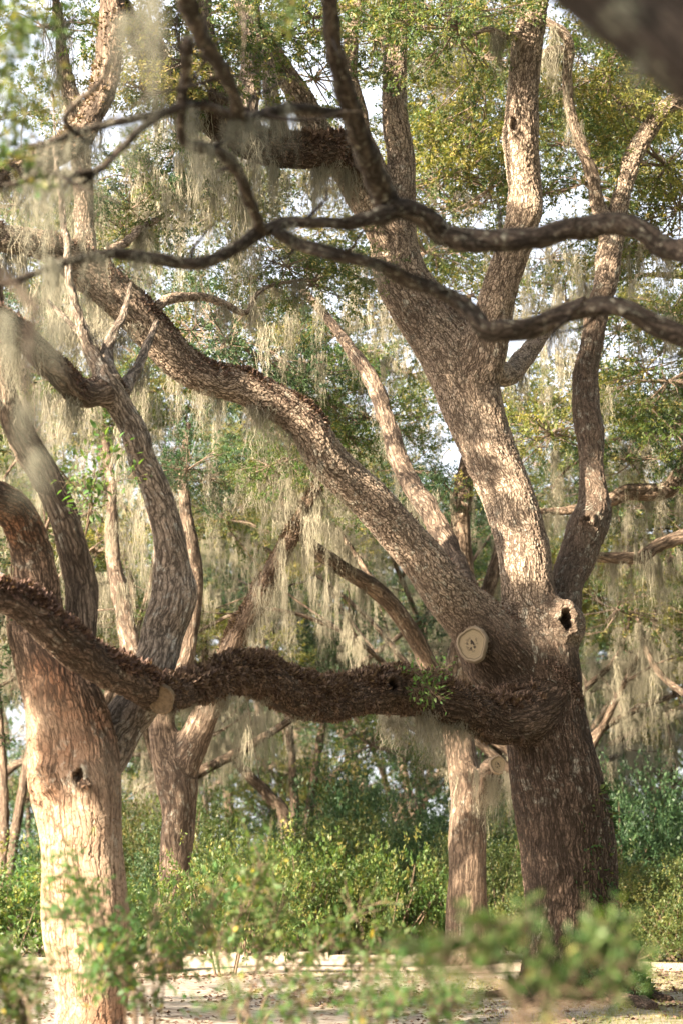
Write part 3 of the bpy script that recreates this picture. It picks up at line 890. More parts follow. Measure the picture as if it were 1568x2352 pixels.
# smaller limbs
A_small = []
for k_, (pts, mt) in enumerate([
    ([(1403, 540, 24, 32), (1374, 475, 18, 32), (1359, 400, 16, 31.9), (1331, 325, 14, 31.8), (1309, 250, 13, 31.7), (1301, 175, 13, 31.6), (1306, 110, 14, 31.5), (1290, 72, 12, 31.4), (1235, 40, 9, 31.3), (1150, 20, 5, 31)], BARK_THIN),
    ([(1306, 112, 9, 31.5), (1270, 112, 8, 31.4), (1235, 122, 6, 31.4)], BARK_THIN),
    ([(900, 500, 32, 31), (868, 400, 25, 31), (830, 300, 22, 31), (815, 225, 20, 31), (804, 150, 18, 31), (808, 75, 17, 31), (824, 0, 15, 31), (850, -120, 12, 31)], BARK_THIN),
    ([(1075, 1375, 28, 29.5), (1050, 1300, 25, 30.1), (1024, 1244, 23, 30.6), (989, 1179, 24, 31), (954, 1129, 24, 31.4), (919, 1064, 22, 31.8), (899, 999, 20, 32.2), (879, 939, 19, 32.6), (854, 874, 18, 33), (814, 814, 15, 33.4), (760, 740, 11, 34), (690, 660, 8, 34.6)], BARK_LEFT),
    ([(1105, 850, 30, 30.3), (1165, 860, 26, 30.8), (1200, 825, 24, 31.4), (1235, 780, 20, 32), (1280, 730, 15, 32.6), (1340, 690, 10, 33.2)], BARK_THIN),
    ([(585, 330, 24, 28.9), (570, 240, 25, 29), (580, 130, 25, 29.1), (575, 40, 24, 29.2), (580, -120, 20, 29.4)], BARK_GREY),
    ([(500, 290, 24, 28.5), (505, 230, 27, 28.4), (490, 150, 26, 28.3), (470, 60, 22, 28.2), (465, -90, 18, 28)], BARK_LEFT),
    ([(655, 345, 22, 29.2), (640, 280, 20, 29), (622, 200, 18, 28.9), (610, 110, 15, 28.8)], BARK_GREY),
    ([(330, 735, 8, 27), (380, 690, 13, 27.3), (430, 681, 12, 27.6), (475, 683, 10, 27.9), (520, 700, 9, 28.1), (566, 718, 7, 28.3), (590, 675, 6, 28.5), (640, 650, 5, 28.8), (730, 640, 3, 29.2)], BARK_THIN),
    ([(250, 575, 10, 26.9), (290, 555, 11, 27.2), (330, 520, 9, 27.5), (390, 490, 6, 27.8)], BARK_THIN),
    ([(1200, 80, 12, 29.4), (1160, 82, 9, 29.2), (1120, 66, 7, 29), (1075, 85, 4, 28.8)], BARK_THIN),
]):
    o_, Ak = thin_limb(oakA, baseA, pts, mt, 'branch', 12, .12, 40 + k_)
    A_small.append(Ak)
# surface roots at the foot
for k_, pts in enumerate([
    [(1330, 2250, 40, 29.8), (1400, 2290, 26, 29), (1470, 2300, 22, 28.2), (1500, 2318, 12, 27.6)],
    [(1300, 2250, 40, 29.8), (1250, 2300, 20, 28.6), (1200, 2320, 10, 27.8)],
    [(1340, 2250, 40, 30.2), (1440, 2270, 22, 30), (1540, 2285, 10, 29.6)],
    [(1285, 2250, 40, 30), (1190, 2272, 20, 29.8), (1120, 2285, 8, 29.4)]]):
    kk = K(pts)
    kk[1:, 2] = [float(gz(a, b)) + .02 for a, b in kk[1:, :2]]
    thin_limb(oakA, baseA, kk, BARK_LOW, 'surface_root', 10, .2, 60 + k_, world=True)

# ================================================================== B: the nearer live oak on the left
baseB = P(200, 2400, 23); baseB[2] = 0
oakB = thing('live_oak', 'live oak at the left edge with pale sunlit trunk and knot hole', 'tree', tuple(baseB))
B_trunk = [(196, 2480, 125, 23), (200, 2410, 98, 23), (202, 2352, 82, 23), (206, 2293, 80, 23), (206, 2218, 90, 23), (203, 2168, 96, 23), (200, 2093, 98, 23), (195, 2018, 96, 23), (189, 1943, 94, 23), (183, 1868, 98, 23),
           (174, 1793, 104, 23), (166, 1718, 100, 23), (150, 1640, 94, 23), (128, 1560, 88, 23), (104, 1490, 80, 23), (82, 1420, 68, 23), (82, 1334, 52, 22.9), (72, 1265, 47, 22.8), (52, 1205, 46, 22.6), (20, 1160, 45, 22.4), (-40, 1130, 43, 22.1), (-160, 1080, 36, 21.6), (-300, 980, 28, 21)]
B2 = [(170, 1640, 50, 23.2), (186, 1560, 40, 23.3), (186, 1484, 36, 23.4), (187, 1409, 38, 23.4), (184, 1334, 38, 23.4), (167, 1259, 36, 23.3), (147, 1184, 35, 23.2), (112, 1109, 36, 23.1), (68, 1034, 37, 23), (30, 959, 33, 22.8), (8, 880, 28, 22.6), (-5, 780, 25, 22.4), (-20, 600, 22, 22), (-60, 420, 16, 21.6)]
B3 = [(200, 1830, 55, 23.2), (235, 1740, 58, 23.5), (285, 1660, 54, 23.8), (332, 1590, 52, 24), (356, 1524, 51, 24.1), (371, 1459, 51, 24.2), (390, 1409, 54, 24.2), (401, 1359, 55, 24.2), (397, 1309, 46, 24.2), (387, 1234, 39, 24.1), (370, 1159, 38, 24), (352, 1109, 35, 23.9),
      (328, 1059, 35, 23.8), (315, 1009, 35, 23.7), (290, 959, 33, 23.6), (264, 909, 34, 23.5), (246, 874, 30, 23.4), (205, 800, 19, 23.3), (178, 720, 16, 23.2), (160, 640, 15, 23.1), (148, 520, 14, 23), (130, 380, 12, 22.9), (120, 200, 10, 22.8)]
B3c = [(262, 895, 30, 23.5), (195, 905, 33, 23.2), (150, 872, 33, 22.9), (100, 822, 33, 22.6), (50, 770, 33, 22.3), (0, 738, 32, 22), (-90, 690, 28, 21.5), (-240, 620, 20, 21)]
limbsB = [path(K(q), .06) for q in (B_trunk, B2, B3, B3c)]
dentsB = [(P(181, 1783, 22.56), (.045, .07), .035, .16, (0, -1, -.1)), (P(90, 1790, 22.62), (.06, .08), .05, -.02, (-.7, -.7, 0))]
VoB, FoB, BB, idsB, NoB = remeshed(limbsB, .054, 2, 5, .07, dentsB)
wobB = .3 * np.sin(VoB[:, 0] * 6 + 1) + .25 * np.sin(VoB[:, 2] * 5 + VoB[:, 0] * 4) + .15 * np.sin(VoB[:, 0] * 19 + VoB[:, 2] * 3)
paleB = sstep(VoB[:, 2] + .35 * wobB - .9 * (VoB[:, 0] - baseB[0]) * -1.0, 3.1, 2.0)
toneB = np.stack([paleB, 0 * paleB, 0 * paleB], 1)
partsB = split_limbs(oakB, baseB, VoB, FoB, BB, idsB, [('trunk', BARK_PALE), ('limb', BARK_LEFT), ('limb', BARK_GREY), ('limb', BARK_LEFT)], toneB)
for o_, l_ in zip(partsB, ('pale trunk with reddish peeled bark and a small knot hole', 'dark smooth limb rising to the upper left', 'grey furrowed limb with a bright sunlit elbow', 'dark fern clad limb reaching left')):
    o_['label'] = l_
fern_on(partsB[3], baseB, VoB, NoB, idsB, [3], 7000, (-.6, 1), (.015, .04), 9)
thin_limb(oakB, baseB, [(193, 1795, 10, 22.75), (196, 1800, 11, 22.58), (198, 1803, 10.5, 22.5)], BARK_PALE, 'stub', 12, .1, 3)
B_small = []
for k_, pts in enumerate([
    [(252, 880, 24, 23.4), (243, 820, 17, 23.6), (262, 760, 13, 23.8), (285, 720, 9, 24), (300, 650, 6, 24.2)],
    [(275, 905, 20, 23.6), (310, 855, 14, 24), (335, 800, 11, 24.4), (360, 740, 8, 24.8)],
    [(235, 850, 12, 23.5), (215, 790, 10, 23.8), (190, 740, 8, 24.1)],
    [(205, 790, 9, 23.3), (150, 730, 7, 23.4), (110, 690, 5, 23.5)],
]):
    A_ = thin_limb(oakB, baseB, pts, BARK_GREY, 'branch', 10, .12, 70 + k_)[1]
    B_small.append(A_)

# ------------------------------------------------------------------ K: fern clad limb at the upper left (part of oak B's crown)
Kp = [(-160, 470, 26, 22.8), (-60, 420, 26, 23.2), (0, 402, 25, 23.6), (70, 382, 27, 24), (130, 352, 29, 24.3), (182, 310, 30, 24.6), (224, 242, 30, 24.8), (246, 160, 30, 25), (256, 60, 28, 25.1), (262, -60, 25, 25.2), (280, -220, 18, 25.3)]
oK, AK = thin_limb(oakB, baseB, Kp, BARK_LEFT, 'limb', 16, .12, 81)
link = path(np.vstack([K([(-160, 470, 26, 22.8)]), K([(-300, 700, 34, 22)]), K([(-330, 960, 30, 21.2)])]), .1)
V_, F_, B_ = tube(link, 12, .1, 5)
obj('limb', mesh('limb', V_ - baseB, F_, B_, None, None, (BARK_LEFT,)), oakB)
me_ = oK.data
vk = np.zeros(len(me_.vertices) * 3, np.float32); me_.vertices.foreach_get('co', vk); vk = vk.reshape(-1, 3) + baseB
nk = np.zeros(len(me_.vertices) * 3, np.float32); me_.vertices.foreach_get('normal', nk); nk = nk.reshape(-1, 3)
fern_on(oK, baseB, vk, nk, np.zeros(len(vk), int), [0], 6000, (-.6, 1), (.02, .05), 10)

# ================================================================== C, D: oaks standing behind
def simple_oak(label, base, limb_pts, mat=BARK_FAR, voxel=None, group=None):
    t = thing('live_oak', label, 'tree', tuple(base), group)
    As = [path(K(q), .07) for q in limb_pts]
    Vq, Fq, Bq, iq, Nq = remeshed(As, voxel or .07, 1, 4, .08)
    split_limbs(t, base, Vq, Fq, Bq, iq, [('trunk', mat)] + [('limb', mat)] * (len(As) - 1))
    return t, As, (Vq, Nq, iq)


baseC = P(372, 2215, 38); baseC[2] = 0
oakC, AC, surfC = simple_oak('forked oak behind the left tree with a dark leaning limb', baseC, [
    [(366, 2240, 62, 38), (374, 2170, 40, 38), (388, 2080, 33, 38), (402, 1993, 35, 38), (407, 1918, 39, 38), (411, 1868, 41, 38), (405, 1790, 48, 38), (378, 1710, 36, 38), (372, 1640, 31, 38), (392, 1580, 27, 38.1), (424, 1520, 23, 38.2), (438, 1430, 22, 38.3), (448, 1340, 22, 38.4), (440, 1250, 20, 38.5), (428, 1180, 17, 38.6), (420, 1080, 14, 38.8), (440, 960, 11, 39)],
    [(408, 1800, 38, 38), (440, 1715, 37, 37.9), (466, 1655, 34, 37.8), (497, 1595, 30, 37.6), (520, 1520, 28, 37.4), (546, 1460, 27, 37.2), (600, 1360, 25, 36.8), (642, 1280, 22, 36.5), (677, 1215, 18, 36.2), (720, 1130, 14, 36), (790, 1040, 10, 35.8)],
    [(372, 1660, 28, 38), (330, 1560, 26, 38.6), (300, 1490, 25, 39), (284, 1400, 23, 39.4), (264, 1310, 20, 39.8), (256, 1220, 18, 40), (258, 1130, 14, 40.2), (240, 1000, 11, 40.5)],
])
fern_on(oakC, baseC, surfC[0], surfC[1], surfC[2], [1], 26000, (-.95, 1), (.02, .045), 21, lambda v: v[:, 2] > 4.3)
baseD = P(1073, 2210, 41); baseD[2] = 0
oakD, AD, surfD = simple_oak('oak with a short sawn arm standing behind the big right oak', baseD, [
    [(1073, 2235, 80, 41), (1073, 2160, 56, 41), (1073, 2093, 48, 41), (1073, 2018, 45, 41), (1073, 1918, 43, 41), (1072, 1843, 40, 41), (1064, 1768, 36, 41), (1052, 1693, 35, 41), (1046, 1620, 34, 41), (1054, 1520, 30, 41), (1070, 1400, 24, 41), (1063, 1300, 25, 41), (1056, 1200, 25, 41), (1065, 1120, 24, 41), (1072, 1050, 17, 41), (1090, 950, 12, 41), (1080, 850, 9, 41)],
    [(1050, 1640, 30, 41), (1010, 1570, 25, 40.8), (985, 1530, 23, 40.6), (960, 1480, 22, 40.4), (930, 1430, 22, 40.2), (890, 1380, 22, 40), (850, 1345, 22, 39.8), (800, 1315, 20, 39.5), (750, 1280, 20, 39.2), (710, 1250, 18, 39), (680, 1210, 16, 38.8), (650, 1150, 14, 38.5), (610, 1060, 11, 38)],
    [(1085, 1860, 24, 41), (1108, 1830, 22, 40.8), (1118, 1780, 25, 40.6), (1132, 1762, 25, 40.4), (1142, 1758, 22, 40.3)],
    [(1070, 1440, 22, 41), (1108, 1385, 19, 41.2), (1130, 1320, 18, 41.4), (1150, 1250, 16, 41.6), (1165, 1150, 12, 41.8)],
    [(870, 1355, 14, 39.9), (852, 1330, 11, 40), (820, 1280, 10, 40.2), (790, 1235, 9, 40.4), (765, 1185, 7, 40.6)],
])
cut_face(oakD, baseD, P(1143, 1757, 40.05), (.25, -1, .1), hw(17, 40), hw(19, 40), CUT)
baseF = P(1900, 2215, 39); baseF[2] = 0
oakF, AF, surfF = simple_oak('oak beyond the right edge with two warm lit limbs reaching in', baseF, [
    [(1900, 2240, 75, 39), (1895, 2000, 55, 39), (1880, 1700, 50, 39), (1820, 1450, 40, 38.8), (1700, 1270, 30, 38.6), (1640, 1210, 22, 38.5), (1580, 1228, 19, 38.4), (1509, 1254, 18, 38.3), (1474, 1280, 18, 38.2), (1434, 1282, 17, 38.1), (1360, 1278, 14, 38), (1280, 1270, 9, 37.8)],
    [(1860, 1550, 34, 39), (1760, 1300, 28, 39.2), (1650, 1050, 22, 39.4), (1590, 1020, 20, 39.4), (1558, 1090, 20, 39.4), (1530, 1126, 21, 39.4), (1484, 1131, 22, 39.4), (1434, 1131, 21, 39.4), (1400, 1150, 18, 39.4), (1310, 1172, 14, 39.4), (1258, 1174, 12, 39.4), (1180, 1180, 8, 39.4)],
    [(1720, 1200, 24, 39.2), (1650, 990, 14, 39.6), (1580, 967, 10, 39.8), (1490, 990, 10, 40), (1394, 1019, 9, 40.2), (1300, 1080, 7, 40.4), (1255, 1140, 6, 40.5)],
    [(1850, 1500, 36, 39), (1840, 1200, 30, 39.5), (1800, 900, 26, 40), (1720, 700, 20, 40), (1600, 640, 14, 40), (1480, 630, 9, 40), (1400, 650, 6, 40)],
])

# ================================================================== background oaks
def forest_tree(x, d, h, seed, label, key='oak', moss_n=26, nb=26, lean=0.0, trunk_r=.3, fork=3.4, group='background oaks', bsize=(.7, 1.2), spread=1.0, low=.45):
    g = np.random.default_rng(seed)
    base = np.array([x, d, 0.0])
    t = thing('oak_tree', label, 'tree', tuple(base), group)
    geo = Geo()
    fk = base + np.array([lean, g.normal(0, .3), fork])
    A = path([[*(base - [0, 0, .2]), trunk_r * 1.5], [*(base + [lean * .3, 0, fork * .35]), trunk_r], [*fk, trunk_r * .95], [*(fk + [lean * .4, 0, .9]), trunk_r * .6]], .15)
    V, F, B = tube(A, 12, .1, seed); geo.add(V, F, B)
    ends, lines = [], []
    nl = int(g.integers(5, 8))
    for k in range(nl):
        az = 2 * math.pi * (k + g.uniform(-.3, .3)) / nl
        el = g.uniform(.6, 1.3)
        L = (h - fork) * g.uniform(.75, 1.15) / max(.55, math.sin(el) + .1) * .8 * spread
        dr = np.array([math.cos(az) * math.cos(el), math.sin(az) * math.cos(el), math.sin(el)])
        p = fk + g.normal(0, .12, 3) - np.array([0, 0, g.uniform(0, .5)])
        pts = [[*p, trunk_r * g.uniform(.45, .65)]]
        r = trunk_r * .5
        for q in range(5):
            dr = norm(dr + g.normal(0, .28, 3) + np.array([0, 0, .06]))
            p = p + dr * L / 5
            p[2] = min(p[2], h)
            r *= .76
            pts.append([*p, max(r, .02)])
        A = path(pts, .16)
        V, F, B = tube(A, 8, .1, seed + k); geo.add(V, F, B)
        lines.append(A); ends.append(A[-1, :3])
        for q in range(4):
            i0 = int(len(A) * g.uniform(.3, .95))
            i0 = min(i0, len(A) - 2)
            d2 = norm(norm(A[i0 + 1, :3] - A[i0, :3]) * .6 + g.normal(0, .7, 3) + np.array([0, 0, .1]))
            p2 = A[i0, :3]
            l2 = L * g.uniform(.18, .42)
            pm = p2 + d2 * l2 * .5 + g.normal(0, .15, 3)
            pe = p2 + d2 * l2 + g.normal(0, .2, 3)
            A2_ = path([[*p2, A[i0, 3] * .6], [*pm, A[i0, 3] * .4], [*pe, .012]], .2)
            V, F, B = tube(A2_, 6, .1, seed + k); geo.add(V, F, B)
            lines.append(A2_); ends.append(pe)
    V, F, B, r_, m_ = geo.arrays()
    obj('trunk', mesh('trunk', V - base, F, B, None, None, (BARK_FAR,)), t)
    ends = np.array(ends)
    for k in range(nb):
        e = ends[g.integers(0, len(ends))] if k >= len(ends) else ends[k]
        w = e + g.normal(0, .35, 3)
        if w[2] < h * low:
            w[2] += h * .2
        bough(t, w, g.uniform(*bsize), key, base, .8)
    for k in range(moss_n):
        A = lines[g.integers(0, len(lines))]
        i0 = g.integers(0, len(A))
        w = A[i0, :3] - np.array([0, 0, A[i0, 3] * .6])
        if w[2] < 2.2:
            continue
        cur = g.random() < .6
        moss(t, w, min(g.uniform(.6, 1.9), w[2] - 1.6), base, cur, g.uniform(.8, 1.5))
    return t


FOREST = [
    # x, depth, height, seed, key, label
    (-4.9, 46, 13, 1, 'oak', 'mossy oak directly behind the left trunk'),
    (-3.6, 52, 14, 2, 'oak', 'mossy oak rising behind the forked oak'),
    (4.4, 49, 13, 3, 'gold', 'sunlit oak close behind the big right oak'),
    (8.2, 47, 13, 4, 'oak', 'mossy oak behind the right edge of the grove'),
    (-9.0, 60, 15, 5, 'dark', 'dark oak far back at the left edge'),
    (-4.5, 64, 15, 6, 'oak', 'far oak between the left tree and the forked oak'),
    (3.3, 60, 14, 7, 'dark', 'dark oak far back behind the trunk with sawn arm'),
    (5.6, 62, 15, 8, 'gold', 'far sunlit oak behind the big right oak'),
    (9.6, 60, 15, 9, 'oak', 'far mossy oak at the right edge'),
    (-1.2, 78, 16, 10, 'oak', 'distant oak left of the middle of the grove'),
    (5.6, 80, 16, 11, 'dark', 'distant dark oak right of the big trunk'),
    (-9.5, 82, 16, 12, 'oak', 'distant oak at the far left'),
    (11.0, 84, 16, 13, 'oak', 'distant oak at the far right'),
    (2.2, 90, 16, 14, 'dark', 'most distant dark oak in the middle'),
]
for x_, d_, h_, s_, k_, l_ in FOREST:
    forest_tree(x_, d_, h_, s_, l_, k_, moss_n=80 if d_ < 70 else 34, nb=25 if d_ < 70 else 26, trunk_r=.23, bsize=(.75, 1.25) if d_ < 70 else (1.1, 1.7))

# slim paired stems beyond the hedge
for x_, d_, s_, l_ in ((680, 58, 31, 'slim pale forked tree lit by sun beyond the hedge'), (8, 56, 32, 'slim sunlit trunk at the far left edge'), (62, 60, 33, 'leaning thin trunk behind the left hedge')):
    b_ = P(x_, 2150, d_); b_[2] = 0
    t_ = thing('young_oak', l_, 'tree', tuple(b_))
    g_ = np.random.default_rng(s_)
    ln_ = .9 if s_ == 33 else .15
    for q_ in range(2 if s_ != 33 else 1):
        sgn = 1 if q_ else -1
        pts = [[b_[0] + q_ * .12, d_, -.1, .15], [b_[0] + sgn * .08 + ln_ * .3, d_, 1.5, .12], [b_[0] + sgn * .2 + ln_, d_, 3.2, .11], [b_[0] + sgn * .5 + ln_ * 1.6, d_, 5.5, .08], [b_[0] + sgn * 1.1 + ln_ * 2, d_, 8, .05]]
        A_ = thin_limb(t_, b_, pts, BARK_FAR, 'trunk' if q_ == 0 else 'limb', 10, .1, s_, world=True)[1]
        for q in range(5):
            bough(t_, A_[-1 - 8 * q, :3] + g_.normal(0, .4, 3), .6, 'dark', b_)
        moss_along(t_, b_, A_, 4, (.8, 1.6), .4, .9)
# long leaning stem
b_ = P(655, 2130, 58.5); b_[2] = 0
t_ = thing('leaning_tree', 'mossy leaning trunk slanting left beyond the hedge', 'tree', tuple(b_))
A_ = thin_limb(t_, b_, [[b_[0], 58.5, -.1, .2], *[list(np.append(P(x, y, 58.5), hw(h, 58.5))) for x, y, h in ((660, 1900, 16), (610, 1820, 14), (560, 1770, 12), (510, 1700, 10), (450, 1600, 8))]], BARK_FAR, 'trunk', 10, .1, 5, world=True)[1]
for q in range(4):
    bough(t_, A_[-1 - 6 * q, :3] + R.normal(0, .4, 3), .7, 'dark', b_)
moss_along(t_, b_, A_, 6, (.5, 1.2), .4, 1)


# evergreen understorey
for k_, (x, d, r, h, l_) in enumerate(((240, 62, 2.2, 5.0, 'tall dark evergreen behind the left trunk'), (470, 66, 2.4, 5.6, 'tall dark evergreen left of the slim pale trees'), (620, 70, 2.4, 5.0, 'tall evergreen behind the leaning trunk'), (800, 64, 2.2, 5.2, 'tall evergreen above the middle bushes'),
        (960, 68, 2.4, 5.8, 'tall evergreen left of the trunk with sawn arm'), (1150, 66, 2.2, 5.6, 'tall evergreen between the two right trunks'), (1430, 62, 2.4, 6.0, 'tall evergreen right of the big trunk'), (1580, 66, 2.6, 6.4, 'tall evergreen at the right edge'), (60, 70, 2.6, 5.4, 'tall evergreen far back at the left edge'), (330, 74, 2.6, 6.4, 'far evergreen above the sunlit yellow shrub'), (720, 80, 2.8, 6.6, 'far evergreen in the middle of the wood'), (1290, 76, 2.8, 7.0, 'far evergreen hidden behind the big trunk'))):
    c_ = P(x, 1900, d)
    b_ = np.array([c_[0], d, 0.0])
    t_ = thing('evergreen_tree', l_, 'tree', tuple(b_), 'evergreens under the oaks')
    thin_limb(t_, b_, [[b_[0], d, -.1, .12], [b_[0] + .1, d, h * .4, .09], [b_[0] - .1, d, h * .9, .03]], BARK_FAR, 'trunk', 8, .1, k_, world=True)
    g_ = np.random.default_rng(900 + k_)
    for q in range(9):
        z_ = h * (.12 + .85 * q / 8)
        w_ = r * (1.05 - .75 * (q / 8) ** 1.5) * .55
        bough(t_, (b_[0] + g_.normal(0, 1) * w_, d + g_.normal(0, .7), z_), g_.uniform(.75, 1.05), g_.choice(['dark', 'oak', 'fresh', 'gold'], p=[.35, .3, .2, .15]), b_)


# far wood closing the view
def far_wood():
    g = np.random.default_rng(77)
    geo = Geo()
    for k in range(150):
        x = g.uniform(-34, 34); y = g.uniform(96, 125)
        z = g.uniform(.3, 7.5) if k % 3 else g.uniform(6, 12)
        n = 34
        c = np.array([x, y, z]) + g.normal(0, 1, (n, 3)) * np.array([1.5, 1.2, 1.1])
        c[:, 2] = np.abs(c[:, 2]) + .1
        spray(g, geo, c, g.normal(0, 1, (n, 3)) + np.array([0, 0, .4]), 11, .30, .50, .7)
    for k in range(46):
        x = g.uniform(-34, 34); y = g.uniform(94, 112)
        A = path([[x, y, -.2, .3], [x + g.normal(0, .4), y, 3, .24], [x + g.normal(0, 1.2), y, 8, .14], [x + g.normal(0, 2), y, 13, .06]], .5)
        V, F, B = tube(A, 6); geo.add(V, F, B, m=1)
    return geo


fw = obj('far_wood', geo_mesh('far_wood', far_wood(), (LEAF_DARK, BARK_FAR), smooth=False), kind='stuff')
fw['label'] = 'dense far wood of dark trees closing the background'
fw['category'] = 'woodland'

# ================================================================== shrubs
def shrub(x, y_px, d, r, h, key, label, z0=0.0, n=2, group='shrubs under the oaks', name='azalea_shrub', leaf=1.0):
    c = P(x, y_px, d)
    b = np.array([c[0], d, 0.0])
    t = thing(name, label, 'shrub', tuple(b), group)
    for k in range(n):
        dx = (k - (n - 1) / 2) * r * .7 if n > 1 else 0
        obj('foliage', rng.choice(SHRUB['big_' + key if r >= 1.2 and key != 'bright' else key]), t, (dx, rng.uniform(-.2, .2) * r, z0), (0, 0, rng.uniform(0, 6.28)), (r, r, (h - z0) * rng.uniform(.85, 1.0)))
    for k in range(5):
        a = rng.uniform(0, 6.28)
        p0 = [b[0] + .15 * math.cos(a), d + .15 * math.sin(a), -.05, .022]
        p1 = [b[0] + r * .35 * math.cos(a), d + r * .35 * math.sin(a), z0 * .5 + h * .25, .016]
        p2 = [b[0] + r * .6 * math.cos(a), d + r * .6 * math.sin(a), z0 + h * .55, .008]
        thin_limb(t, b, [p0, p1, p2], STEM, 'stem', 5, 0, k, world=True)
    return t


shrub(520, 2060, 36.2, .9, 1.7, 'bright', 'bright green azalea in front of the forked oak', .3, n=2)
shrub(640, 2060, 44.6, 1.2, 2.2, 'bright', 'bright green azalea behind the pale lane left of the middle', .1, n=2)
shrub(760, 2060, 46.0, 1.2, 1.7, 'bright', 'low bright azalea in the middle behind the pale lane', .1, n=2)
shrub(880, 2060, 44.9, 1.0, 1.9, 'bright', 'rounded green azalea just left of the trunk with sawn arm', .1, n=2)
shrub(985, 2070, 45.6, .8, 1.2, 'gold', 'small olive azalea at the foot of the trunk with sawn arm', .05, n=2)
shrub(30, 2090, 44, 1.5, 1.8, 'bright', 'low green hedge shrub at the left edge by the lane')
shrub(140, 2090, 45, 1.4, 1.7, 'bright', 'low green hedge shrub half hidden by the left trunk')
shrub(330, 1980, 50, 1.5, 3.1, 'gold', 'tall sunlit yellow shrub right of the left trunk', n=3)
shrub(460, 1980, 48, 1.5, 2.3, 'dark', 'dark leafy shrub behind the forked oak', n=3)
shrub(600, 2000, 47, 1.5, 2.2, 'gold', 'olive shrub behind the bright azaleas', n=3)
shrub(760, 1980, 52, 1.6, 2.7, 'gold', 'sunlit shrub left of the dark evergreen bush', n=3)
shrub(880, 1900, 54, 2.0, 4.0, 'dark', 'large dark evergreen bush in the middle', n=3)
shrub(985, 1950, 50, 1.3, 2.8, 'dark', 'dark bush just left of the trunk with sawn arm', n=2)
shrub(1160, 2000, 47, 1.2, 2.6, 'gold', 'sunlit yellow shrub between the two right trunks', n=3)
shrub(1180, 2100, 44, .8, 1.2, 'gold', 'low sunlit shrub between the two right trunks', n=2)
shrub(1440, 1950, 52, 2.0, 3.8, 'dark', 'tall dark bush right of the big trunk', n=3)
shrub(1560, 1900, 50, 2.0, 3.4, 'dark', 'dark bush at the right edge', n=3)
shrub(1500, 2080, 43, 1.5, 1.9, 'gold', 'olive shrub at the right edge above the grass', n=3)
shrub(1600, 2080, 42, 1.4, 1.7, 'gold', 'olive shrub cut by the right edge of the picture', n=2)
shrub(250, 1950, 54, 1.8, 2.8, 'dark', 'dark shrub behind the left trunk', n=2)
shrub(40, 1950, 58, 2.0, 3.2, 'dark', 'tall dark shrub far back at the left edge', n=3)
shrub(1385, 2215, 29.3, .5, .55, 'dark', 'small dark evergreen shrub at the foot of the big oak', n=2)
shrub(1240, 2215, 29.0, .35, .4, 'dark', 'tiny dark shrub left of the big oak foot', n=2)


# ------------------------------------------------------------------ near shrubs: every leaf its own piece
def leaf_mesh(name, mat, L, Wd):
    t = np.array([0, .18, .42, .7, 1.0])
    w = np.array([.02, .75, 1.0, .7, .03]) * Wd
    z = np.array([0, .03, .03, -.02, -.14]) * L
    V = []
    for a, b, c in zip(t, w, z):
        V += [[a * L, -b, c - .0], [a * L, 0, c - .12 * b], [a * L, b, c]]
    F = []
    for k in range(4):
        F += [[3 * k, 3 * k + 3, 3 * k + 4, 3 * k + 1], [3 * k + 1, 3 * k + 4, 3 * k + 5, 3 * k + 2]]
    return mesh(name, np.array(V), np.array(F), None, np.full(15, rng.random()), None, (mat,))


NEAR_LEAF = [leaf_mesh('leaf', LEAF_NEAR, l, w) for l, w in ((.062, .013), (.052, .012), (.07, .014), (.045, .011), (.056, .012))]
BRIGHT_LEAF = [leaf_mesh('leaf', LEAF_BRIGHT, l, w) for l, w in ((.06, .013), (.05, .012), (.066, .014))]
YELLOW_LEAF = [leaf_mesh('leaf', LEAF_YELLOW, l, w) for l, w in ((.06, .013), (.05, .012))]


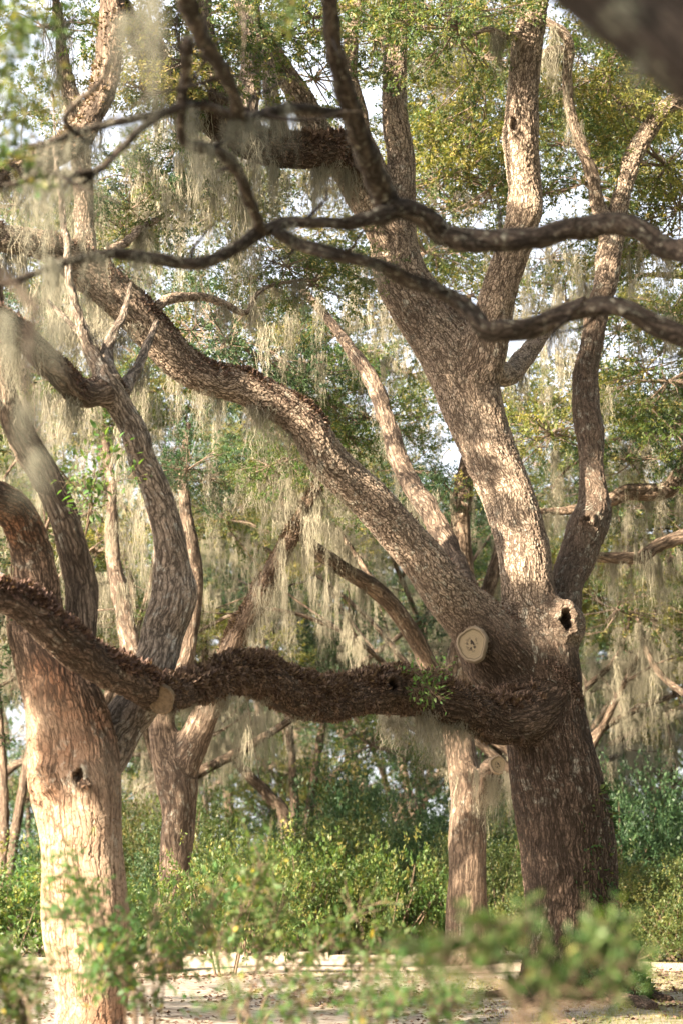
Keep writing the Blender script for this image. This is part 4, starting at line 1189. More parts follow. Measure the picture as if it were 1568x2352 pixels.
def sprig_shrub(name, label, base_px, d, stems, n_leaves, yellow=.06, leaf=1.0, seed=0, per=7, bright=.3, cat='shrub', group='near shrubs', dense=2, first=.6, twigs=.9):
    """stems: list of pixel polylines [(x, y, d)...]; leaves stand along their upper part on short twigs"""
    g = np.random.default_rng(seed)
    b = P(*base_px, d); b = np.array([b[0], d, 0.0])
    t = thing(name, label, cat, tuple(b), group)
    geo = Geo(); spots = []
    more_ = []
    for st in stems:
        for q in range(dense):
            j_ = [g.normal(0, 26, len(st)) * (14 / d), g.normal(0, 22, len(st)) * (14 / d), g.normal(0, .12, len(st))]
            more_.append([(x + a1, y + a2, dd + a3) for (x, y, dd), a1, a2, a3 in zip(st, *j_)])
    for st in list(stems) + more_:
        pts = [[b[0] + g.normal(0, .05), d + g.normal(0, .05), -.03, .011]]
        n = len(st)
        for k, (x, y, dd) in enumerate(st):
            pts.append([*P(x, y, dd), .0065 * (1 - .8 * (k + 1) / n) + .0012])
        A = path(pts, .04)
        V, F, B = tube(A, 5, cap=False); geo.add(V, F, B)
        i0 = int(len(A) * first)
        for k in range(int(len(A) * twigs)):
            q = g.integers(i0, len(A))
            T = norm(A[min(q + 1, len(A) - 1), :3] - A[max(q - 1, 0), :3])
            dr = norm(T * .5 + g.normal(0, .6, 3) + np.array([0, 0, .1]))
            L = g.uniform(.08, .28) * min(1.0, (d / 14) ** 1.3)
            e = A[q, :3] + dr * L
            tw = np.vstack([np.append(A[q, :3], .003), np.append((A[q, :3] + e) / 2 + g.normal(0, .01, 3), .0025), np.append(e, .0012)])
            V, F, B = tube(tw, 4, cap=False); geo.add(V, F, B)
            for m in range(per):
                f = .3 + .7 * (m + g.random()) / per
                spots.append((A[q, :3] + dr * L * f, norm(dr * .6 + g.normal(0, .55, 3) + np.array([0, 0, -.08]))))
    V, F, B, r_, m_ = geo.arrays()
    obj('stems', mesh('stems', V - b, F, B, None, None, (STEM,)), t)
    order = g.permutation(len(spots))
    rest = Geo()
    for k, q in enumerate(order):
        p, dr = spots[q]
        if k < n_leaves:
            u = g.random()
            me = rng.choice(YELLOW_LEAF if u < yellow else BRIGHT_LEAF if u < yellow + bright else NEAR_LEAF)
            X_ = Vector(dr); Y_ = Vector(np.cross([0, 0, 1], dr) + g.normal(0, .3, 3)); Y_ = (Y_ - X_ * Y_.dot(X_)).normalized(); Z_ = X_.cross(Y_)
            o = obj('leaf', me, t, tuple(p - b))
            o.rotation_euler = Matrix((X_, Y_, Z_)).transposed().to_euler()
            s_ = leaf * g.uniform(.75, 1.2)
            o.scale = (s_, s_, s_)
    rem = [spots[q] for q in order[n_leaves:]]
    if rem:
        Pn = np.array([a for a, _ in rem]); Dn = np.array([a for _, a in rem])
        L = g.uniform(.045, .065, len(rem)) * leaf
        V, F = leaves(Pn, Dn, L, L * .22, g)
        obj('foliage', mesh('foliage', V - b, F, None, np.repeat(g.random(len(rem)), 4), None, (LEAF_NEAR,), smooth=False), t, kind='stuff')
    return t


sprig_shrub('near_shrub', 'blurred leafy shrub in front of the left trunk', (330, 2352), 14, [
    [(300, 2300, 14), (250, 2180, 14), (200, 2080, 14), (170, 1985, 14)], [(330, 2300, 14), (290, 2200, 13.8), (230, 2120, 13.7), (130, 2110, 13.6)],
    [(360, 2300, 14), (420, 2200, 14.1), (470, 2100, 14.2), (520, 2030, 14.3)], [(370, 2320, 14), (380, 2200, 14), (360, 2100, 14)],
    [(340, 2330, 13.9), (290, 2260, 13.8), (250, 2230, 13.7), (190, 2250, 13.6)]], 280, seed=1, yellow=.05, dense=1, per=5)
sprig_shrub('near_shrub', 'blurred leafy shrub with yellow leaves before the bright azaleas', (560, 2352), 15, [
    [(560, 2330, 15), (600, 2200, 15.1), (640, 2100, 15.2), (660, 2020, 15.3)], [(550, 2300, 15), (520, 2180, 15), (560, 2080, 15), (600, 1990, 15)],
    [(600, 2320, 15), (700, 2220, 15), (780, 2140, 15), (840, 2080, 15)], [(620, 2330, 15), (760, 2250, 15), (880, 2200, 15), (940, 2190, 15)]], 290, seed=2, yellow=.16, dense=1, per=5)
sprig_shrub('near_shrub', 'soft green blurred shrub before the foot of the big oak', (1240, 2352), 7.6, [
    [(1210, 2400, 7.6), (1190, 2290, 7.6), (1130, 2215, 7.6), (1060, 2170, 7.6)], [(1240, 2400, 7.6), (1250, 2270, 7.6), (1250, 2190, 7.6), (1220, 2140, 7.6)],
    [(1250, 2400, 7.6), (1310, 2260, 7.6), (1350, 2190, 7.6), (1380, 2160, 7.6)], [(1270, 2400, 7.6), (1360, 2270, 7.6), (1420, 2220, 7.6), (1450, 2205, 7.6)],
    [(1200, 2400, 7.6), (1120, 2260, 7.6), (1040, 2210, 7.6), (960, 2200, 7.6)]], 280, seed=3, yellow=.0, leaf=.78, bright=.2, per=6, dense=1, first=.85, twigs=.55)
sprig_shrub('near_shrub', 'blurred low sprigs at the bottom between path and oak', (860, 2352), 11.5, [
    [(850, 2340, 11.5), (840, 2290, 11.5), (830, 2230, 11.5)], [(880, 2340, 11.5), (900, 2300, 11.5), (940, 2270, 11.5)], [(1000, 2350, 11.5), (1020, 2320, 11.5), (1060, 2300, 11.5)],
    [(700, 2350, 11.5), (690, 2310, 11.5), (710, 2280, 11.5)], [(560, 2360, 11.4), (550, 2320, 11.4), (530, 2280, 11.4)]], 200, seed=4, leaf=.75, bright=.5, dense=1, per=5)
sprig_shrub('near_shrub', 'blurred leafy twigs in the bottom left corner', (40, 2352), 13, [
    [(20, 2340, 13), (10, 2270, 13), (30, 2200, 13)], [(60, 2340, 13), (70, 2280, 13), (90, 2240, 13)], [(-20, 2340, 13), (-40, 2250, 13), (-20, 2180, 13)]], 150, seed=5, leaf=.8)

# ================================================================== G: near oak whose limbs hang into the picture from the right and above
baseG = np.array([3.1, 14.0, 0.0])
oakG = thing('overhanging_oak', 'near oak whose dark lichened limbs cross the upper picture from the right', 'tree', tuple(baseG))
trunkG = [[3.15, 14, -.2, .55], [3.1, 14, 1.0, .40], [3.05, 14.1, 3.0, .36], [2.9, 14.2, 5.0, .33], [2.6, 14.2, 7.2, .27], [2.0, 14.1, 9.2, .2], [.8, 13.9, 10.2, .13]]
thin_limb(oakG, baseG, trunkG, BARK_NEAR, 'trunk', 20, .08, 1, world=True)
G = {}
Gdef = {
    'g1': ([(1990, 640, 70, 14.2), (1820, 650, 40, 14.4), (1640, 592, 30, 14.7), (1568, 577, 27, 14.9), (1510, 556, 27, 15), (1470, 531, 27, 15), (1420, 512, 26, 15), (1360, 518, 26, 15), (1300, 528, 26, 15), (1240, 545, 27, 15), (1180, 550, 28, 15), (1120, 552, 27, 15), (1060, 548, 27, 15), (1010, 533, 27, 15), (972, 500, 28, 14.9), (930, 478, 26, 14.8), (890, 482, 26, 14.7), (850, 503, 18, 14.6), (784, 513, 15, 14.5), (720, 510, 14, 14.4), (650, 512, 14, 14.3), (600, 530, 16, 14.2), (560, 560, 16, 14.1), (520, 580, 16, 14), (480, 598, 16, 13.9), (440, 608, 15, 13.8), (390, 600, 15, 13.7), (330, 588, 14, 13.6), (260, 582, 13, 13.5), (200, 590, 12, 13.4), (140, 605, 11, 13.3), (90, 625, 9, 13.2), (0, 655, 7, 13), (-90, 670, 5, 12.8)], 14),
    'g2': ([(1990, 900, 70, 14.2), (1800, 830, 40, 14.4), (1640, 785, 27, 14.7), (1568, 769, 25, 14.8), (1510, 750, 25, 14.8), (1450, 715, 24, 14.8), (1390, 703, 22, 14.8), (1330, 710, 22, 14.8), (1270, 730, 23, 14.8), (1210, 752, 24, 14.8), (1150, 760, 26, 14.8), (1112, 756, 27, 14.8), (1080, 716, 20, 14.8), (1040, 686, 17, 14.8), (990, 662, 17, 14.7), (940, 645, 17, 14.6), (900, 620, 17, 14.5), (850, 600, 15, 14.4), (800, 590, 16, 14.4), (740, 578, 16, 14.3), (680, 558, 15, 14.3), (630, 532, 12, 14.2)], 14),
    'g1up': ([(900, 490, 26, 14.75), (880, 450, 28, 14.7), (858, 400, 28, 14.5), (834, 340, 27, 14.2), (810, 270, 26, 13.9), (790, 200, 24, 13.6), (766, 100, 22, 13.3), (755, 0, 21, 13), (745, -120, 22, 12.8), (760, -300, 26, 12.6)], 14),
    'g3a': ([(806, 262, 12, 13.9), (750, 258, 13, 13.6), (700, 249, 13, 13.4), (640, 250, 13, 13.2), (590, 266, 14, 13), (545, 272, 14, 12.9), (500, 250, 12, 12.8), (440, 240, 11, 12.7), (380, 258, 10, 12.6), (300, 272, 10, 12.5), (230, 290, 10, 12.4), (170, 305, 9, 12.3), (100, 332, 8, 12.2), (30, 350, 6, 12.1), (-60, 380, 4, 12)], 12),
    'g3b': ([(548, 272, 14, 12.9), (538, 215, 15, 12.6), (505, 150, 18, 12.2), (465, 90, 20, 11.8), (440, 30, 22, 11.5), (410, -60, 24, 11.2), (380, -220, 26, 11)], 12),
    'g3c': ([(600, 535, 12, 14.2), (586, 490, 13, 14), (565, 440, 14, 13.8), (548, 395, 15, 13.6), (520, 360, 15, 13.4), (480, 340, 14, 13.2), (425, 325, 12, 13), (415, 260, 12, 12.8), (425, 180, 13, 12.5), (432, 90, 14, 12.1)], 12),
    'g3d': ([(380, 258, 8, 12.6), (330, 290, 9, 12.5), (300, 318, 9, 12.4), (260, 360, 9, 12.3), (215, 395, 10, 12.2), (150, 398, 10, 12.1), (100, 400, 9, 12), (40, 420, 6, 11.9), (-40, 430, 4, 11.8)], 10),
    'g3e': ([(170, 305, 7, 12.3), (150, 270, 8, 12), (185, 225, 7, 11.8), (230, 190, 6, 11.6), (260, 120, 5, 11.4)], 8),
}
for k_, (pts, ns) in Gdef.items():
    G[k_] = thin_limb(oakG, baseG, pts, BARK_NEAR, 'limb' if k_ in ('g1', 'g2', 'g1up') else 'branch', ns + 4, .24, hash(k_) % 97 if False else len(k_) * 7 + ord(k_[-1]))[1]
# fine twigs and broken stubs on the near limbs
g_ = np.random.default_rng(44)
for k_, n_ in (('g1', 16), ('g2', 12), ('g3a', 12), ('g3c', 8), ('g3d', 8), ('g1up', 7), ('g3b', 7)):
    A_ = G[k_]
    for q in range(n_):
        i0 = g_.integers(int(len(A_) * .25), len(A_) - 1)
        L_ = g_.choice([.05, .12, .35, .6], p=[.3, .2, .3, .2]) * g_.uniform(.7, 1.3)
        dr = norm(g_.normal(0, 1, 3) * np.array([1, .6, .9]) + norm(A_[i0 + 1, :3] - A_[i0, :3]) * .5)
        p_ = A_[i0, :3]; r_ = min(A_[i0, 3] * .5, .012)
        pts = [[*p_, r_ * 1.3]]
        for m_ in range(4):
            dr = norm(dr + g_.normal(0, .35, 3)); p_ = p_ + dr * (L_ / 4 + .01)
            pts.append([*p_, r_ * (1 - .2 * (m_ + 1)) + .0012])
        thin_limb(oakG, baseG, pts, BARK_NEAR, 'twig', 6, .15, q, world=True)
# near foliage, upper left
g_ = np.random.default_rng(91)
for q_, (x, y, d, x2, y2) in enumerate(((-60, 330, 11, 50, 250), (-80, 200, 11, 60, 130), (-90, 60, 11, 40, 40), (-60, 420, 11.2, 40, 360), (20, -60, 11, 90, 70), (-40, 300, 10.8, 30, 180), (-90, 120, 10.6, 0, 60), (640, -80, 12, 660, 20))):
    a_, e_ = P(x, y, d), P(x2, y2, d - .2)
    pts = [[*a_, .007], [*((a_ + e_) / 2 + g_.normal(0, .03, 3)), .005], [*e_, .002]]
    thin_limb(oakG, baseG, pts, BARK_NEAR, 'twig', 5, .1, q_, world=True)
    geo = Geo()
    c_ = a_ + (e_ - a_) * g_.uniform(.3, 1.1, 16)[:, None] + g_.normal(0, .06, (16, 3))
    spray(g_, geo, c_, g_.normal(0, 1, (16, 3)) + norm(e_ - a_), 9, .045, .07, .12)
    obj('foliage', geo_mesh('near_foliage', geo, (LEAF_OAK,), smooth=False, off=baseG), oakG, kind='stuff')
# blurred moss on the near limbs
for (x, y, d, L, w) in ((330, -60, 8, .55, .5), (350, -40, 7.5, .62, .4), (300, 40, 8, .42, .4), (520, 280, 12.8, .35, .5), (445, 255, 12.6, .5, .5), (475, 340, 13.1, .4, .6), (200, 400, 12.2, .5, .6), (560, 275, 12.9, .4, .8), (120, 600, 13.2, .5, .9), (220, 590, 13.4, .4, .9),
                      (110, 340, 12.2, .55, 1.0), (170, 310, 12.3, .6, 1.0), (140, 400, 12.1, .6, 1.1), (90, 400, 12, .5, 1.0), (330, 590, 13.6, .3, .8), (640, 250, 13.2, .4, .7), (310, 275, 12.5, .5, .8), 
                      (1000, 540, 15, .22, .6), (860, 600, 14.4, .25, .6), (660, 520, 14.3, .3, .7)):
    moss(oakG, P(x, y, d), L, baseG, wide=w, near=True)
# a second near tree: the very near limb in the top right corner
baseH = np.array([2.4, 5.2, 0.0])
oakH = thing('near_oak', 'very near blurred oak with a thick limb filling the top right corner', 'tree', tuple(baseH))
thin_limb(oakH, baseH, [[2.45, 5.2, -.2, .35], [2.4, 5.2, 1.2, .26], [2.2, 5.25, 2.4, .2], [1.75, 5.4, 3.0, .15], *[list(np.append(P(x, y, 5.6), hw(h, 5.6))) for x, y, h in ((1960, 300, 125), (1780, 235, 118), (1640, 160, 112), (1500, 62, 108), (1370, -50, 104), (1250, -170, 96))], list(np.append(P(1100, -420, 5.8), .06))], BARK_MOSSY, 'trunk', 24, .1, 9, world=True)
for (x, y, d, L, w) in ((1460, 150, 5.5, .12, .25), (1350, 60, 5.6, .1, .2)):
    moss(oakH, P(x, y, d), L, baseH, wide=w, near=True)
# near moss hanging at the left edge from a limb above the frame
baseI = np.array([-3.2, 6.2, 0.0])
oakI = thing('near_oak', 'near oak off the left edge trailing long blurred grey moss', 'tree', tuple(baseI))
AI = thin_limb(oakI, baseI, [[-3.2, 6.2, -.2, .3], [-3.15, 6.2, 1.5, .22], [-2.9, 6.2, 3.2, .18], [-2.2, 6.3, 4.5, .12], [-1.2, 6.3, 5.0, .08], [-.3, 6.3, 5.2, .05], [.3, 6.4, 5.2, .03]], BARK_NEAR, 'trunk', 16, .1, 19, world=True)[1]
for (x, y, L, w) in ((15, 720, .3, .3), (62, 930, .3, .35), (122, 740, .28, .3), (88, 1040, .2, .3)):
    top = P(x, y, 6.2)
    moss(oakI, top, L, baseI, wide=w, near=True)
AI2 = thin_limb(oakI, baseI, [[-2.7, 6.2, 3.6, .06], [-1.6, 6.2, 3.45, .035], list(np.append(P(20, 640, 6.2), .016)), list(np.append(P(70, 760, 6.2), .014)), list(np.append(P(60, 900, 6.2), .012)), list(np.append(P(95, 1040, 6.2), .008))], BARK_NEAR, 'branch', 8, .1, 20, world=True)[1]

# ================================================================== foliage and moss on the two main oaks
mA, mB = (oakA, baseA), (oakB, baseB)
moss_along(*mA, limbs[5], 26, (.12, .4), .15, .7, wide=(.5, 1.0))                 # low limb: short wisps
moss_along(*mA, limbs[5], 5, (.5, .85), .17, .26, wide=(.9, 1.3))                 # the pale beard beside the trunk behind
moss_along(*mA, limbs[2], 16, (.25, .8), .35, .8, wide=(.7, 1.2))
moss_along(*mA, limbs[2], 10, (.6, 1.3), .78, 1.0, wide=(.8, 1.3))
moss_along(*mA, limbs[8], 22, (.5, 1.6), .1, .9, wide=(.8, 1.3))
moss_along(*mA, limbs[6], 10, (.6, 1.5), .3, .9)
moss_along(*mA, limbs[7], 8, (.5, 1.2), .2, .8)
for Ak in A_small:
    moss_along(*mA, Ak, 4, (.3, 1.0), .3, .95, wide=(.6, 1.1))
moss_along(*mA, A_small[8], 8, (.2, .5), .3, .95, wide=(.5, .8))
moss_along(*mB, limbsB[3], 6, (.4, 1.0), .1, .9, wide=(.6, 1.1))
moss_along(*mB, AK, 14, (.4, 1.2), .2, .8, wide=(.6, 1.1))
for Ak in B_small:
    moss_along(*mB, Ak, 3, (.4, 1.0), .3, .95)
for t_, b_, As in ((oakC, baseC, AC), (oakD, baseD, AD), (oakF, baseF, AF)):
    for Ak in As[1:]:
        moss_along(t_, b_, Ak, 7, (.4, 1.3), .45, 1.0, wide=(.7, 1.2), curtain=False)
        moss_along(t_, b_, Ak, 2, (.6, 1.3), .6, 1.0, wide=(.7, 1.1), curtain=True)

# hand-placed beards and curtains: (x, y, depth, length, width, curtain, tree)
for x, y, d, L, w, cur, (t_, b_) in (
    (600, 1080, 36.5, 1.3, 1.1, True, (oakC, baseC)), (680, 1090, 36.3, 1.6, 1.0, True, (oakC, baseC)), (520, 1060, 37, 1.4, 1.2, True, (oakC, baseC)), (450, 1090, 37.5, 1.5, 1.0, True, (oakC, baseC)), (740, 1120, 36.2, 1.1, .8, False, (oakC, baseC)),
    (690, 1340, 42, 1.7, 1.0, True, (oakD, baseD)), (560, 1640, 38, 1.2, .8, False, (oakC, baseC)), (590, 1650, 38.2, 1.0, .7, False, (oakC, baseC)),
    (885, 1640, 29, .5, 1.1, False, mA), (925, 1645, 29.2, .65, 1.3, False, mA), (965, 1650, 29.2, .55, 1.2, False, mA), (1000, 1665, 29.3, .75, .9, False, mA), (900, 1640, 29.1, .4, 1.2, False, mA), (945, 1648, 29.2, .5, 1.4, False, mA),
    (1420, 1295, 38.2, 1.3, 1.0, True, (oakF, baseF)), (1490, 1290, 38.3, 1.5, 1.1, True, (oakF, baseF)), (1550, 1250, 38.4, 1.7, 1.0, True, (oakF, baseF)), (1450, 1140, 39.4, 1.0, 1.0, True, (oakF, baseF)), (1530, 1140, 39.4, 1.2, 1.0, True, (oakF, baseF)), (1270, 1180, 39.4, 1.0, .8, True, (oakF, baseF)),
    (380, 470, 28, 1.0, 1.2, True, mA), (470, 440, 28.2, 1.0, 1.1, True, mA), (430, 360, 28, 1.2, 1.2, True, mA), (520, 420, 28.6, 1.3, 1.0, True, mA), (350, 360, 27.6, 1.3, 1.0, True, mA), (300, 430, 27.5, 1.2, 1.0, True, mA),
    (230, 950, 24, 1.2, .8, True, mB), 
    (660, 740, 34, 1.0, .9, False, mA), (760, 700, 34, 1.2, 1.0, True, mA), (820, 720, 34.2, 1.3, .9, True, mA), (560, 720, 33, 1.1, 1.0, True, mA), (480, 900, 34, 1.2, 1.0, True, mA), (380, 880, 33, 1.2, 1.0, True, mA), (840, 900, 36, 1.2, .9, True, (oakC, baseC)),
    (1330, 580, 34, 1.0, .8, False, mA), (1260, 640, 36, 1.2, 1.0, True, mA), (1450, 560, 34, 1.2, 1.0, True, mA), (1540, 560, 34, 1.3, 1.0, True, mA), (1480, 740, 37, 1.3, 1.0, True, (oakF, baseF)), (1560, 840, 37.5, 1.2, 1.0, True, (oakF, baseF)), (1230, 820, 38, 1.3, 1.0, True, (oakF, baseF)), (1280, 950, 39, 1.2, .9, True, (oakF, baseF)),
    (330, 1180, 38, 1.6, 1.0, True, (oakC, baseC)), (240, 1340, 39, 1.5, .8, True, (oakC, baseC)), (340, 1300, 38.4, 1.2, .7, False, (oakC, baseC)), (940, 1240, 41, 1.2, 1.0, True, (oakD, baseD)), (1000, 1150, 41, 1.3, .9, True, (oakD, baseD)), (1200, 1000, 40, 1.4, 1.0, True, (oakD, baseD)),
):
    moss(t_, P(x, y, d), L, b_, cur, w)

# veils of moss in the upper half
g_ = np.random.default_rng(505)
for n_, (x0, x1, y0, y1, d0, d1) in ((22, (280, 620, 260, 560, 28, 33)), (20, (20, 280, 380, 900, 26, 33)), (10, (300, 760, 20, 300, 29, 34)), (16, (480, 900, 560, 900, 33, 40)), (14, (1200, 1560, 520, 900, 34, 40)), (10, (950, 1150, 0, 500, 34, 40)), (14, (350, 1000, 950, 1250, 38, 46)), (12, (1380, 1568, 900, 1350, 38, 46))):
    for q in range(n_):
        x_, y_, d_ = g_.uniform(x0, x1), g_.uniform(y0, y1), g_.uniform(d0, d1)
        t_, b_ = (mA if d_ < 34 else (oakF, baseF) if x_ > 1150 else (oakD, baseD) if x_ > 850 else (oakC, baseC))
        moss(t_, P(x_, y_, d_), g_.uniform(.6, 1.5), b_, g_.random() < .5, g_.uniform(.6, 1.2))
# leaf masses high in the crowns of the oaks behind
g_ = np.random.default_rng(808)
for n_, (x0, x1, y0, y1, d0, d1, s0, s1) in ((13, (940, 1170, -40, 640, 36, 46, .7, 1.0)), (22, (1240, 1620, -40, 1050, 36, 46, .7, 1.0)), (16, (300, 900, 300, 900, 36, 48, .6, 1.0)), (12, (-40, 300, 350, 900, 36, 46, .6, 1.0))):
    for q in range(n_):
        x_, y_, d_ = g_.uniform(x0, x1), g_.uniform(y0, y1), g_.uniform(d0, d1)
        t_, b_ = ((oakF, baseF) if x_ > 1200 else (oakD, baseD) if x_ > 850 else (oakC, baseC))
        bough(t_, P(x_, y_, d_), g_.uniform(s0, s1), g_.choice(['oak', 'gold', 'gold', 'gold', 'fresh']), b_)
# hand-placed sprays of leaves: (x, y, depth, size, kind, tree)
for x, y, d, s, k, (t_, b_) in (
    (1010, 430, 41, .9, 'gold', (oakD, baseD)), (1050, 560, 42, .9, 'oak', (oakD, baseD)), (985, 580, 43, .9, 'gold', (oakD, baseD)), (1080, 680, 42, .8, 'gold', (oakD, baseD)), (1020, 680, 44, .9, 'oak', (oakD, baseD)), (840, 650, 42, .8, 'oak', (oakD, baseD)), (800, 760, 43, .8, 'gold', (oakD, baseD)),
    (900, 740, 43, .7, 'gold', (oakD, baseD)), (1000, 300, 40, .8, 'gold', (oakD, baseD)), (1260, 590, 41, .8, 'gold', (oakF, baseF)), (1300, 690, 42, .9, 'oak', (oakF, baseF)), (1230, 720, 43, .8, 'gold', (oakF, baseF)), (880, 860, 44, .8, 'oak', (oakD, baseD)), (940, 860, 45, .9, 'gold', (oakD, baseD)), (740, 780, 43, .7, 'gold', (oakC, baseC)),
    (1050, 60, 29, .8, 'oak', mA), (1100, 130, 32, .7, 'oak', mA), (1000, 30, 29, .8, 'oak', mA), (1110, 20, 32, .6, 'gold', mA),
    (1100, 330, 34, .9, 'gold', mA), (1030, 400, 34.5, .9, 'oak', mA), (1130, 430, 34, .8, 'oak', mA), (1040, 470, 35, .8, 'gold', mA), (1090, 240, 33.5, .6, 'gold', mA),
    (1290, 200, 32.5, .6, 'gold', mA), (1400, 160, 32.8, .9, 'oak', mA), (1430, 240, 33, .8, 'gold', mA), (1340, 420, 33, .8, 'oak', mA), (1290, 330, 33, .6, 'oak', mA), (1530, 380, 33.5, 1.0, 'gold', mA), (1560, 480, 34, .9, 'gold', mA), (1500, 560, 34.5, .8, 'oak', mA),
    (660, 610, 29, .55, 'oak', mA), (720, 650, 29.3, .55, 'oak', mA), (780, 600, 29.6, .5, 'oak', mA), (600, 640, 29, .4, 'oak', mA), (560, 470, 30, .6, 'oak', mA), (290, 540, 28, .5, 'oak', mA), (300, 480, 28, .5, 'dark', mA),
    (520, 780, 34, .9, 'dark', mA), (440, 760, 34.5, .7, 'dark', mA), (600, 820, 35, .8, 'dark', mA), (700, 860, 35.5, .7, 'dark', mA),
    (760, 920, 36, .7, 'fresh', (oakC, baseC)), (700, 1000, 36, .6, 'fresh', (oakC, baseC)), (620, 1070, 36, .5, 'fresh', (oakC, baseC)), (840, 960, 36, .7, 'oak', (oakC, baseC)), (660, 1050, 36.3, .5, 'fresh', (oakC, baseC)), (800, 1000, 36.2, .6, 'oak', (oakC, baseC)),
    (430, 1080, 36.5, .55, 'dark', (oakC, baseC)), (480, 1100, 36.7, .45, 'dark', (oakC, baseC)),
    (350, 60, 27, .8, 'oak', mA), (420, 140, 27.5, .8, 'oak', mA), (100, 60, 40, 1.0, 'oak', (oakC, baseC)), (320, 200, 27, .7, 'gold', mA), (660, 80, 30, .8, 'oak', mA), (720, 180, 31, .7, 'oak', mA), (720, 40, 30, .8, 'gold', mA), (560, 100, 29, .6, 'oak', mA), (860, 90, 33, .7, 'oak', mA),
    (60, 260, 38, .8, 'oak', (oakC, baseC)), (40, 470, 37, .7, 'oak', (oakC, baseC)), (80, 750, 37, .7, 'dark', (oakC, baseC)), (60, 690, 37, .6, 'dark', (oakC, baseC)), (330, 420, 28.5, .6, 'oak', mA), (420, 470, 29, .6, 'oak', mA),
    (1480, 850, 38, .9, 'oak', (oakF, baseF)), (1420, 760, 38.5, .8, 'oak', (oakF, baseF)), (1540, 720, 38, .9, 'gold', (oakF, baseF)), (1500, 940, 39, .8, 'oak', (oakF, baseF)), (1560, 1000, 39, .7, 'dark', (oakF, baseF)), (1450, 1060, 39.5, .7, 'dark', (oakF, baseF)), (1230, 920, 39, .7, 'oak', (oakF, baseF)), (1270, 1000, 39, .7, 'oak', (oakF, baseF)),
    (960, 960, 40, .6, 'oak', (oakD, baseD)), (930, 1080, 40, .6, 'dark', (oakD, baseD)), (1010, 1100, 41, .6, 'dark', (oakD, baseD)), (840, 1180, 40, .6, 'oak', (oakD, baseD)),
):
    bough(t_, P(x, y, d), s, k, b_)
# tuft of broad leaves on the low limb, and the sprig on the left oak


def perched(label, root, d, stems, n, seed, leaf=1.2, name='leafy_sprig'):
    g = np.random.default_rng(seed)
    b = P(*root, d)
    t = thing(name, label, 'plant', tuple(b))
    geo = Geo(); k = 0
    for st in stems:
        A = path([[*b, .008]] + [[*P(x, y, dd), .005] for x, y, dd in st], .05)
        A[:, 3] = np.linspace(.008, .002, len(A))
        V, F, B = tube(A, 5, cap=False); geo.add(V, F, B)
        for q in range(n // len(stems)):
            i = g.integers(int(len(A) * .3), len(A))
            dr = norm(norm(A[-1, :3] - A[0, :3]) * .4 + g.normal(0, .7, 3))
            L = g.uniform(.03, .2)
            p = A[i, :3] + dr * L
            V, F, B = tube(np.vstack([np.append(A[i, :3], .0025), np.append(p, .0012)]), 3, cap=False); geo.add(V, F, B)
            X_ = Vector(norm(dr + g.normal(0, .4, 3))); Y_ = Vector(np.cross([0, 0, 1], dr) + g.normal(0, .3, 3)); Y_ = (Y_ - X_ * Y_.dot(X_)).normalized(); Z_ = X_.cross(Y_)
            o = obj('leaf', rng.choice(NEAR_LEAF), t, tuple(p - b))
            o.rotation_euler = Matrix((X_, Y_, Z_)).transposed().to_euler()
            o.scale = (leaf * g.uniform(.7, 1.3),) * 3
    V, F, B, r_, m_ = geo.arrays()
    obj('stems', mesh('stems', V - b, F, B, None, None, (STEM,)), t)
    return t


perched('tuft of green leaves growing on the low fern covered limb', (985, 1575), 28.0, [[(970, 1555, 27.7), (950, 1540, 27.5)], [(1000, 1545, 27.7), (1030, 1530, 27.6)], [(990, 1590, 27.5), (1010, 1605, 27.4)], [(965, 1580, 27.5), (945, 1590, 27.4)]], 240, 8, 1.0)
perched('leafy sprig with pale olive leaves growing up beside the left oak', (196, 1230), 22.6, [[(208, 1180, 22.5), (215, 1100, 22.4), (235, 1010, 22.4)], [(210, 1170, 22.5), (170, 1110, 22.4), (150, 1070, 22.4)], [(212, 1160, 22.5), (260, 1110, 22.4), (320, 1095, 22.4)], [(214, 1120, 22.4), (245, 1060, 22.3), (270, 1030, 22.3)], [(212, 1150, 22.4), (190, 1100, 22.3), (200, 1040, 22.3)]], 260, 9, 1.25)

